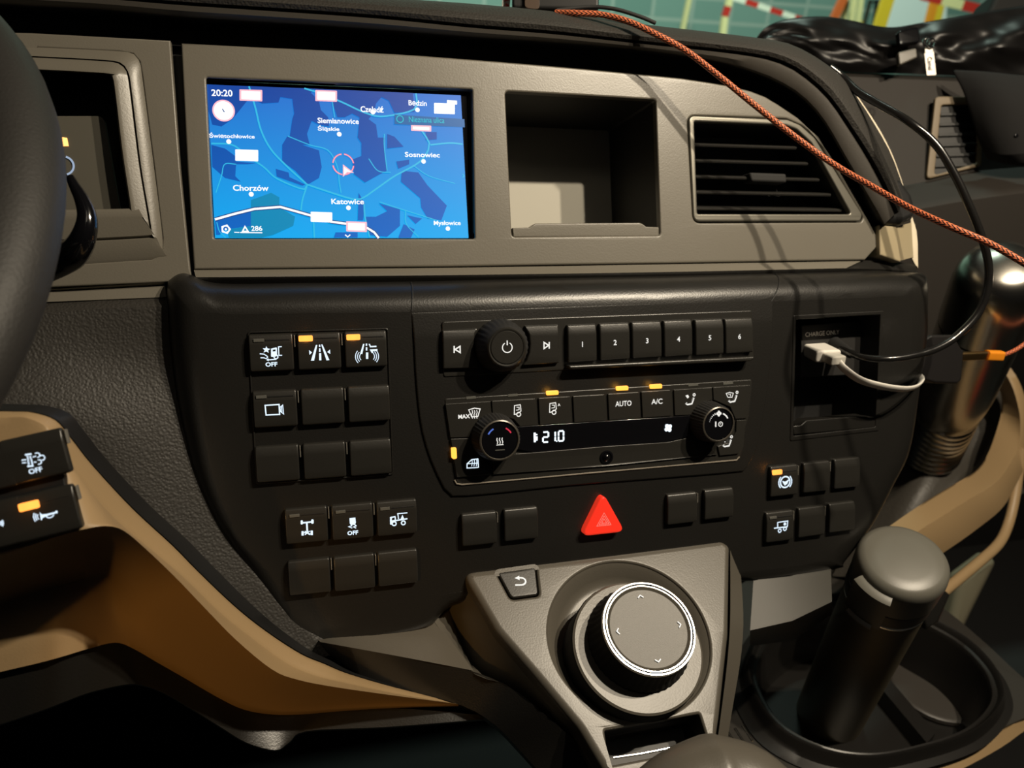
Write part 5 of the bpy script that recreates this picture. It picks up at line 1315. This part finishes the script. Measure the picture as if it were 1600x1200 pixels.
# surrounding console top
cs_ = thing('cup_holder_console', 'dark console around the cup holder with a beige lower border', 'centre console', T(cc_ + Vector((0, -.1, -.12))))
outc = [(1120, 1010), (1130, 940), (1185, 900), (1300, 880), (1420, 920), (1480, 955), (1540, 1005), (1600, 1060), (1650, 1092), (1560, 1140), (1500, 1165), (1400, 1200), (1300, 1230), (1160, 1190), (1125, 1130), (1120, 1070)]
o3 = cyc3([oz(x, y, -.014) for x, y in outc])
mb = MB().loft([sc(1.01, -.013), o3, [p + Vector((0, 0, -.006)) for p in o3]], closed=True) if len(o3) == len(rs3) else MB()
build(mb, 'deck', mat('deck_plastic', (.032, .029, .025), .45, bump=.15), cs_, ID)
bx = [(1150, 1275), (1280, 1248), (1400, 1203), (1470, 1182), (1525, 1163), (1567, 1142), (1600, 1120), (1650, 1085)]
by = [(1200, 1330), (1330, 1290), (1440, 1230), (1500, 1203), (1540, 1182), (1572, 1163), (1602, 1141), (1650, 1110)]
mb = MB().loft([[oz(x, y - 4, -.018) for x, y in res(bx, 30)], [oz(x, y, -.016) for x, y in res(bx, 30)], [oz(x, y, -.024) for x, y in res(by, 30)], [oz(x, y, -.10) + Vector((0, .03, 0)) for x, y in res(by, 30)]]); build(mb, 'beige_border', BEIGE, cs_, ID)
# vertical wall strips and lit facet between console and cup holder
mb = MB().loft([PX([(1178, 896), (1235, 893), (1298, 884)], -.004), [cam3(1172, 985, .58), cam3(1238, 970, .585), cam3(1300, 940, .59)], [cam3(1172, 1010, .66), cam3(1240, 1000, .67), cam3(1300, 960, .67)]])
build(mb, 'front_wall', mat('console_wall_plastic', (.035, .033, .026), .5), cs_, ID)
camplate([(1254, 962), (1292, 900), (1296, 905), (1264, 970)], [], .665, .004, .0, 'pale_fin', OFFW, cs_)
for i in range(3):
    mb = MB().tube([cam3(1136 + i * 12, 1142 - i * 4, .60), cam3(1152 + i * 12, 1166 - i * 4, .59)], .0009, 8); build(mb, 'metal_fin', CHROME, cs_, ID)

# ---------------------------------------------------------------- dark tumbler
b0, b1 = cam3(1287, 1135, .80), cam3(1412, 872, .60)
FB = axis_frame(b0, b1); LBt = (b1 - b0).length
tu = thing('travel_tumbler', 'dark steel travel tumbler with grey flip lid, leaning in the cup holder', 'tumbler', FB)
R_ = .0302
mb = MB().lathe([(.004, 0), (.027, 0), (.0290, .003), (R_ - .0005, .03), (R_, LBt * .828)], 72, 0)
build(mb, 'body', mat('dark_olive_steel', (.12, .10, .060), .45, metal=.25), tu, sharp=50)
mb = MB().lathe([(R_ + .0003, LBt * .826), (R_ + .0006, LBt * .832), (R_ + .0003, LBt * .837)], 72, 0, cap=False); build(mb, 'steel_ring', CHROME, tu)
TG = mat('lid_grey_plastic', (.125, .120, .100), .38, bump=.04)
mb = MB().lathe([(R_ + .0002, LBt * .837), (R_ + .0010, LBt * .845), (R_ + .0010, LBt * .885), (R_ - .001, LBt * .89)], 72, 0); build(mb, 'collar', mat('collar_plastic', (.05, .042, .034), .4), tu)
# flip lid: rounded disc, higher at one side with raised front lip
n = 72; rows = []
for rr_, hh in [(R_ + .0004, LBt * .885), (R_ + .0014, LBt * .89), (R_ + .0020, LBt * .965), (R_ + .0014, LBt * .982), (R_ - .0006, LBt * .993), (R_ - .004, LBt * 1.0), (R_ - .012, LBt * 1.004), (.002, LBt * 1.005)]:
    rows.append([(rr_ * (1.0 + .03 * cos(2 * pi * k_ / n)) * cos(2 * pi * k_ / n), rr_ * sin(2 * pi * k_ / n), hh) for k_ in range(n)])
mb = MB().loft(rows, closed=True); mb.add(rows[-1], [tuple(range(n))]); build(mb, 'flip_lid', TG, tu, sharp=60)
vb = FB.inverted()
def tul(x, y, d): return vb @ cam3(x, y, d)
p = tul(1365, 905, .57); ang = math.atan2(p.y, p.x)
mb = MB()
def arcplate(a0, a1, z0, z1, r0, r1):
    m_ = MB(); k_ = 12; vs = []
    for rr_, zz_ in ((r0, z0), (r1, z0 + .001), (r1, z1 - .002), (r0 + (r1 - r0) * .6, z1), (r0, z1)):
        vs.append([(rr_ * cos(a0 + (a1 - a0) * i / k_), rr_ * sin(a0 + (a1 - a0) * i / k_), zz_) for i in range(k_ + 1)])
    m_.loft(vs)
    for e in (0, k_): m_.f.append(tuple(j * (k_ + 1) + e for j in range(5))); m_.m.append(0)
    return m_
build(arcplate(ang - .40, ang + .40, LBt * .85, LBt * .975, R_ - .002, R_ + .0075), 'latch', TG, tu, recalc=True)
build(arcplate(ang - .26, ang + .26, LBt * .846, LBt * .862, R_, R_ + .0100), 'latch_lip', mat('latch_light', (.2, .19, .17), .35), tu, recalc=True)

# red and yellow can in the corner
cn = thing('drink_can', 'red can with yellow band in the bottom right corner', 'can', axis_frame(cam3(1640, 1105, .80), cam3(1586, 1176, .74)))
mb = MB().lathe([(.002, -.06), (.020, -.06), (.0215, -.055), (.0215, .003), (.0222, .004), (.0222, .010), (.020, .012), (.0145, .0125), (.0140, .0105), (.002, .010)], 48, [0, 0, 0, 1, 1, 1, 2, 2, 2, 2]); build(mb, 'can_body', [mat('can_red', (.55, .02, .02), .4), mat('can_yellow', (.85, .55, .03), .4), mat('can_inside', (.35, .15, .12), .5)], cn)

# pale seat edge in the footwell
camp = camplate([(1478, 1000), (1500, 905), (1550, 868), (1560, 880), (1520, 960), (1500, 1002), (1535, 1330), (1440, 1330)], [], 1.15, .03, .01, 'passenger_seat_edge', mat('seat_fabric', (.2, .18, .12), .8), None, .02)
tag(camp, 'pale blurred seat corner showing behind the cup holder', 'seat')

# ================================================================ CABLES
def attr_tube(name, pts, r, n, m, flat=1.0, parent=None):
    mb = MB().tube(pts, r, n, flat=flat, cap=True); o = build(mb, name, m, parent, ID, wn=False, sharp=80)
    me = o.data; me.attributes.new('len', 'FLOAT', 'POINT'); me.attributes.new('ang', 'FLOAT', 'POINT')
    L_ = me.attributes['len']; A_ = me.attributes['ang']
    s = 0
    for i in range(len(pts)):
        if i: s += (Vector(pts[i]) - Vector(pts[i - 1])).length
        for k_ in range(n): L_.data[i * n + k_].value = s; A_.data[i * n + k_].value = abs(k_ / n * 2 - 1)
    return o
bm_ = bpy.data.materials.new('orange_black_braid'); bm_.use_nodes = True; nt = bm_.node_tree; B_ = nt.nodes['Principled BSDF']; B_.inputs['Roughness'].default_value = .5
al = nn(nt, 'ShaderNodeAttribute', attribute_name='len'); aa = nn(nt, 'ShaderNodeAttribute', attribute_name='ang')
m1_ = nn(nt, 'ShaderNodeMath', operation='MULTIPLY'); nt.links.new(al.outputs['Fac'], m1_.inputs[0]); m1_.inputs[1].default_value = 340
m0_ = nn(nt, 'ShaderNodeMath', operation='MULTIPLY'); nt.links.new(aa.outputs['Fac'], m0_.inputs[0]); m0_.inputs[1].default_value = 4
m00 = nn(nt, 'ShaderNodeMath', operation='PINGPONG'); nt.links.new(m0_.outputs[0], m00.inputs[0]); m00.inputs[1].default_value = 1.0
m2_ = nn(nt, 'ShaderNodeMath', operation='ADD'); nt.links.new(m1_.outputs[0], m2_.inputs[0]); nt.links.new(m00.outputs[0], m2_.inputs[1])
m3_ = nn(nt, 'ShaderNodeMath', operation='FRACT'); nt.links.new(m2_.outputs[0], m3_.inputs[0])
m4_ = nn(nt, 'ShaderNodeMath', operation='GREATER_THAN'); nt.links.new(m3_.outputs[0], m4_.inputs[0]); m4_.inputs[1].default_value = .46
mx = nn(nt, 'ShaderNodeMix', data_type='RGBA'); nt.links.new(m4_.outputs[0], mx.inputs['Factor']); mx.inputs['A'].default_value = (.03, .012, .01, 1); mx.inputs['B'].default_value = (.85, .22, .09, 1)
nt.links.new(mx.outputs['Result'], B_.inputs['Base Color'])
bp = nn(nt, 'ShaderNodeBump'); bp.inputs['Distance'].default_value = .0004; bp.inputs['Strength'].default_value = .6; nt.links.new(m3_.outputs[0], bp.inputs['Height']); nt.links.new(bp.outputs[0], B_.inputs['Normal'])
oc = [(868, 20, -.004), (900, 20.5, .004), (940, 23, .010), (980, 33, .018), (1020, 51, .024), (1070, 78, .028), (1120, 116, .033), (1180, 165, .039), (1240, 212, .046), (1300, 255, .055), (1360, 290, .072), (1420, 324, .094), (1480, 352, .118), (1545, 380, .132), (1600, 411, .145), (1680, 460, .16)]
tag(attr_tube('braided_cable', path(oc, 160), .0020, 32, bm_), 'orange and black braided cable crossing diagonally over fascia and vent', 'cable')
bc = [(868, 22, -.006), (905, 14, -.004), (950, 12, -.002), (985, 22, .000), (1010, 36, .004), (1018, 52, .014), (1010, 60, .018), (1000, 52, .018), (970, 38, .014)]
tag(build(MB().tube(path([(870, 16, -.004), (920, 11, .0), (960, 14, .006), (1000, 26, .010), (1024, 36, .010)], 40), .0013, 10), 'thin_cable', RUBBER, None, ID), 'thin black cable arching on the dashboard top behind the braided cable', 'cable')
kc_ = [(1296, 105, -.012), (1318, 122, -.008), (1340, 143, .004), (1370, 161, .018), (1420, 190, .040), (1462, 226, .050), (1490, 270, .056), (1513, 318, .06), (1532, 365, .062), (1544, 410, .062), (1543, 450, .060), (1528, 490, .056), (1495, 525, .052), (1460, 546, .050), (1420, 557, .048), (1385, 561, .044), (1350, 559, .034), (1325, 550, .020), (1308, 540, .006), (1298, 533, -.004)]
KC = [.0028 - .0003 * (i > 110) for i in range(140)]
tag(build(MB().tube(path(kc_, 140), KC, 14), 'power_cable', mat('glossy_cable', (.010, .0095, .009), .22, coat=.4), None, ID), 'thick glossy black cable looping from dashboard top into the charging compartment', 'cable')
tag(build(MB().tube(path([(1310, 118, -.008), (1314, 140, -.006), (1312, 162, -.006)], 14), .0014, 8), 'thin_cable', RUBBER, None, ID), 'short thin black cable on the pad edge above the vent', 'cable')
tag(build(MB().tube([cam3(x, y, d) for x, y, d in [(1450, 470, .62), (1480, 490, .60), (1520, 505, .58), (1560, 514, .56), (1650, 520, .55)]], .0001, 4), 'x', RUBBER, None, ID)) if 0 else None
pg = thing('usb_plug_black', 'black plug with ridged sleeve in the charging compartment, behind the white plug', 'plug', T(P(1305, 545, -.02)))
pp = path([(1286, 528, -.014), (1330, 553, .022)], 10)
build(MB().tube(pp, [.0062, .0062, .0062, .0060, .0056, .0050, .0046, .0042, .0038, .0034], 16), 'sleeve', RUBBER, pg, ID)
# white adapter plug and ribbon cable
wp = thing('usb_plug_white', 'white plug with small adapter inserted below the CHARGE ONLY lettering', 'plug', T(P(1280, 550, -.02)))
def plug(mb, a, b, w_, t_, upv):
    z = (b - a).normalized(); y = (upv - z * upv.dot(z)).normalized(); x = y.cross(z); L_ = (b - a).length
    m_ = MB().plate(rnd([(-w_ / 2, -t_ / 2), (w_ / 2, -t_ / 2), (w_ / 2, t_ / 2), (-w_ / 2, t_ / 2)], t_ * .25, 3), [], 0, L_, t_ * .15, back=True)
    for q in m_.v: mb.v.append(tuple(a + x * q[0] + y * q[1] + z * q[2]))
    o = len(mb.v) - len(m_.v)
    for f in m_.f: mb.f.append(tuple(i + o for i in f)); mb.m.append(0)
NV = (M3 @ Vector((0, 1, .35))).normalized()
mb = MB(); plug(mb, P(1257, 538, -.014), P(1295, 557, .017), .0195, .0090, NV); build(mb, 'housing', WHITE, wp, ID)
mb = MB(); plug(mb, P(1295, 557, .016), P(1311, 564, .026), .0125, .0065, NV); build(mb, 'adapter', mat('adapter_grey', (.5, .48, .43), .4), wp, ID)
tag(attr_tube('flat_white_cable', path([(1307, 562, .022), (1320, 577, .028), (1345, 594, .034), (1380, 604, .038), (1412, 608, .038), (1430, 605, .032), (1439, 597, .022), (1437, 590, .008), (1426, 584, -.006)], 60), .0031, 14, WHITE, flat=.38), 'flat white charging cable curling from the white plug around the console edge', 'cable')
ad = thing('adapter_block', 'black plastic adapter block hanging in front of the steel thermos', 'adapter', T(P(1470, 600, .0)))
ABS = Surf(.004)
build(MB().plate(rnd(S2(ABS, [(1432, 546), (1440, 532), (1456, 523), (1490, 523), (1503, 545), (1507, 548), (1503, 594), (1497, 600), (1462, 599), (1440, 592), (1432, 580)]), .0015), [], -.020, 0, .002, back=True), 'housing', mat('adapter_black', (.010, .009, .009), .4), ad, ABS.map)
gp = thing('cable_plug_orange', 'gold plug with orange sleeve leaving the adapter block', 'plug', T(P(1540, 562, .0)))
mb = MB(); plug(mb, P(1500, 557, -.004), P(1543, 555, -.003), .0045, .0068, NV); build(mb, 'metal_shell', mat('gold_metal', (.75, .50, .22), .3, metal=1), gp, ID)
mb = MB(); plug(mb, P(1541, 555, -.003), P(1566, 556, -.002), .0065, .0080, NV); build(mb, 'sleeve', mat('orange_rubber', (.80, .26, .01), .5), gp, ID)
tag(attr_tube('braided_cable', path([(1563, 556, -.002), (1580, 550, .0), (1600, 538, .002), (1650, 500, .01)], 30), .0016, 16, bm_), 'short braided cable end running right from the orange plug', 'cable')

# phone mount and label on the dashboard top
dm = thing('dash_box', 'black box standing on the dashboard top at the upper edge', 'box', T(cam3(870, 20, .62)))
def cbox(x0, y0, x1, y1, d, th, name, m, parent, bev=.002): return camplate([(x0, y0), (x1, y0 + 2), (x1, y1 + 3), (x0, y1)], [], d, th, bev, name, m, parent, .003)
cbox(800, -60, 936, 12, .60, .05, 'housing', BLACK, dm)
cbox(820, -60, 843, 12, .597, .001, 'brown_strip', mat('brown_strip', (.06, .035, .02), .5), dm, .0002)
lb = camplate([(787, -30), (800, -30), (796, 14), (784, 12)], [], .61, .001, .0002, 'paper_tag', WHITE, None)
tag(lb, 'small white tag with red print at the upper edge on the dashboard top', 'tag')
for i in range(3):
    t = 0.0
mb = MB(); 
for i in range(3): mb.stroke([(0, i * .0042), (.0030, i * .0042 + .001), (.0008, i * .0042 + .0022)], .0012, 0)
o_ = cam3(788, 11, .6095); build(mb, 'red_print', mat('print_red', (.6, .04, .03), .5), lb, lambda p: o_ + XC * p[0] + YC * p[1] + ZC * .0004, smooth=False)

# ================================================================ SETTING
def quad(name, pts, m, kind='structure', solid=.01):
    mb = MB().add([tuple(p) for p in pts], [tuple(range(len(pts)))])
    o = build(mb, name, m, None, ID, smooth=False, solid=solid); 
    return tag(o, kind=kind)
DKM = mat('cab_dark', (.006, .0055, .005), .7)
quad('floor', [Vector((-1.1, -1.4, .55)), Vector((1.6, -1.4, .55)), Vector((1.6, .5, .55)), Vector((-1.1, .5, .55))], mat('floor_mat_rubber', (.005, .005, .005), .8, bump=.3, bscale=200))
quad('wall_front', [Vector((-1.1, .42, .55)), Vector((1.6, .42, .55)), Vector((1.6, .42, 1.22)), Vector((-1.1, .42, 1.22))], DKM)
quad('wall_right', [Vector((1.45, -1.4, .55)), Vector((1.45, .42, .55)), Vector((1.45, .42, 1.36)), Vector((1.45, -1.4, 1.36))], DKM)
pil_ = thing('windscreen_pillar', 'dark windscreen pillar in the upper right corner', 'pillar', T(cam3(1600, 130, 1.0)))
camplate([(1534, 40), (1562, -20), (1760, -20), (1760, 135), (1590, 135), (1545, 60)], [], 1.0, .05, .006, 'cover', DKM, pil_, .01)

# yard outside, seen through the windscreen
quad('ground', [Vector((-8, .9, -1.0)), Vector((14, .9, -1.0)), Vector((14, 12, -1.0)), Vector((-8, 12, -1.0))], mat('yard_asphalt', (.12, .09, .06), .8, bump=.4, bscale=40))
def yd(x, y, Y):
    a = cam3(x, y, 0); b = cam3(x, y, 1); t = (Y - a.y) / (b.y - a.y); return a.lerp(b, t)
gl = bpy.data.materials.new('greenish_facade'); gl.use_nodes = True; nt = gl.node_tree; B_ = nt.nodes['Principled BSDF']
tc = nn(nt, 'ShaderNodeTexCoord'); bk_ = nn(nt, 'ShaderNodeTexBrick'); bk_.inputs['Scale'].default_value = 1.3; bk_.inputs['Color1'].default_value = (.20, .33, .29, 1); bk_.inputs['Color2'].default_value = (.26, .40, .35, 1); bk_.inputs['Mortar'].default_value = (.42, .5, .44, 1); bk_.inputs['Mortar Size'].default_value = .02
bk_.offset = 0; mp_ = nn(nt, 'ShaderNodeMapping'); mp_.inputs['Rotation'].default_value = (pi / 2, 0, 0); nt.links.new(tc.outputs['Object'], mp_.inputs[0]); nt.links.new(mp_.outputs[0], bk_.inputs[0]); nt.links.new(bk_.outputs[0], B_.inputs['Base Color']); B_.inputs['Roughness'].default_value = .4
YW = 7.0
quad('wall_yard', [Vector((-6, YW, -1)), Vector((14, YW, -1)), Vector((14, YW, 5)), Vector((-6, YW, 5))], gl)
YEL = mat('yellow_paint', (.75, .50, .03), .5); PAL = mat('pale_yellow_paint', (.8, .7, .35), .5); REDP = mat('red_tape', (.55, .03, .02), .5); WHP = mat('white_tape', (.8, .78, .65), .5)
def bar(mb, a, b, w_, m=0, th=.03):
    d = (b - a).normalized(); s_ = d.cross(Vector((0, 1, 0))).normalized() * w_ / 2; t_ = Vector((0, th, 0))
    vs = [a - s_, a + s_, b + s_, b - s_]; vs += [v + t_ for v in vs]
    mb.add([tuple(v) for v in vs], [(0, 1, 2, 3), (7, 6, 5, 4), (0, 4, 5, 1), (1, 5, 6, 2), (2, 6, 7, 3), (3, 7, 4, 0)], m)
def post(name, label, cat, segs, Y, wpx, mats, group=None, th=.03):
    sz = (yd(1300 + wpx, 10, Y) - yd(1300, 10, Y)).length
    mb = MB()
    for x0, y0, x1, y1, m_ in segs: bar(mb, yd(x0, y0, Y), yd(x1, y1, Y), sz, m_, th)
    o = build(mb, name, mats, None, ID, smooth=False, wn=False); return tag(o, label, cat, group)
def strip(x0, y0, x1, y1, n, first=0):
    return [(x0 + (x1 - x0) * i / n, y0 + (y1 - y0) * i / n, x0 + (x1 - x0) * (i + 1) / n, y0 + (y1 - y0) * (i + 1) / n, (i + first) % 2) for i in range(n)]
post('barrier_post', 'thin pale yellow pole with a red band, left of the bag outside', 'barrier post', [(1130, 60, 1134, 26, 1), (1134, 26, 1139, 10, 0), (1139, 10, 1152, -50, 1)], 5.0, 8, [REDP, PAL])
post('barrier_tape', 'red and white barrier tape sloping down behind the left end of the bag', 'barrier tape', strip(1146, -4, 1300, 46, 8, 1), 4.9, 7, [REDP, WHP], th=.004)
post('light_pole', 'thin faint pole outside behind the braided cable', 'pole', [(1065, 60, 1090, -60, 0)], 6.2, 6, [PAL])
post('barrier_post', 'slanted red-orange post behind the crest of the bag', 'barrier post', [(1300, 40, 1328, -20, 0)], 4.8, 11, [mat('orange_red_paint', (.6, .12, .03), .5)])
sl_ = thing('slatted_gate', 'pale yellow gate of three slats outside behind the bag crest', 'gate', T(yd(1334, 45, 4.95)))
for i, x in enumerate((1322, 1334, 1345)):
    mb = MB(); bar(mb, yd(x - 4, 45, 4.9 + .05 * i), yd(x + 6, -30, 4.9 + .05 * i), .032); build(mb, 'slat', PAL, sl_, ID, smooth=False)
mb = MB(); bar(mb, yd(1316, 38, 5.1), yd(1352, 36, 5.1), .03); build(mb, 'cross_rail', YEL, sl_, ID, smooth=False)
post('yellow_post', 'broad yellow post left of the white board outside', 'post', [(1372, 55, 1398, -30, 0)], 4.7, 18, [YEL])
wb = post('white_board', 'bright white board outside between the yellow posts', 'board', [(1432, 70, 1432, -60, 0)], 5.5, 95, [mat('white_board_paint', (.85, .9, .88), .5)])
post('yellow_post', 'orange yellow post right of the white board outside', 'post', [(1450, 50, 1470, -30, 1), (1461, 50, 1481, -30, 0)], 4.6, 11, [YEL, mat('amber_paint', (.8, .28, .02), .5)])
post('barrier_tape', 'broad red and yellow barrier tape above the right half of the bag', 'barrier tape', strip(1440, -8, 1570, 24, 4, 0), 4.4, 13, [REDP, PAL], th=.004)
post('pulley_cable', 'dark hanging pulley with two thin ropes between the yellow slats and post', 'pulley', [(1352, 40, 1362, 0, 0), (1368, 40, 1372, 0, 0), (1360, 4, 1376, 2, 0)], 4.95, 2.5, [BLACK])

# windscreen
gm = bpy.data.materials.new('windscreen_glass'); gm.use_nodes = True; nt = gm.node_tree; nt.nodes.remove(nt.nodes['Principled BSDF'])
tr = nn(nt, 'ShaderNodeBsdfTransparent'); tr.inputs[0].default_value = (.93, .96, .94, 1); gs = nn(nt, 'ShaderNodeBsdfGlossy'); gs.inputs['Roughness'].default_value = .02
fr = nn(nt, 'ShaderNodeFresnel'); fr.inputs[0].default_value = 1.45; mx = nn(nt, 'ShaderNodeMixShader'); nt.links.new(fr.outputs[0], mx.inputs[0]); nt.links.new(tr.outputs[0], mx.inputs[1]); nt.links.new(gs.outputs[0], mx.inputs[2]); nt.links.new(mx.outputs[0], nt.nodes['Material Output'].inputs[0])
quad('window_1', [Vector((-1.2, .80, 1.15)), Vector((1.7, .80, 1.15)), Vector((1.7, .62, 2.3)), Vector((-1.2, .62, 2.3))], gm, solid=0)
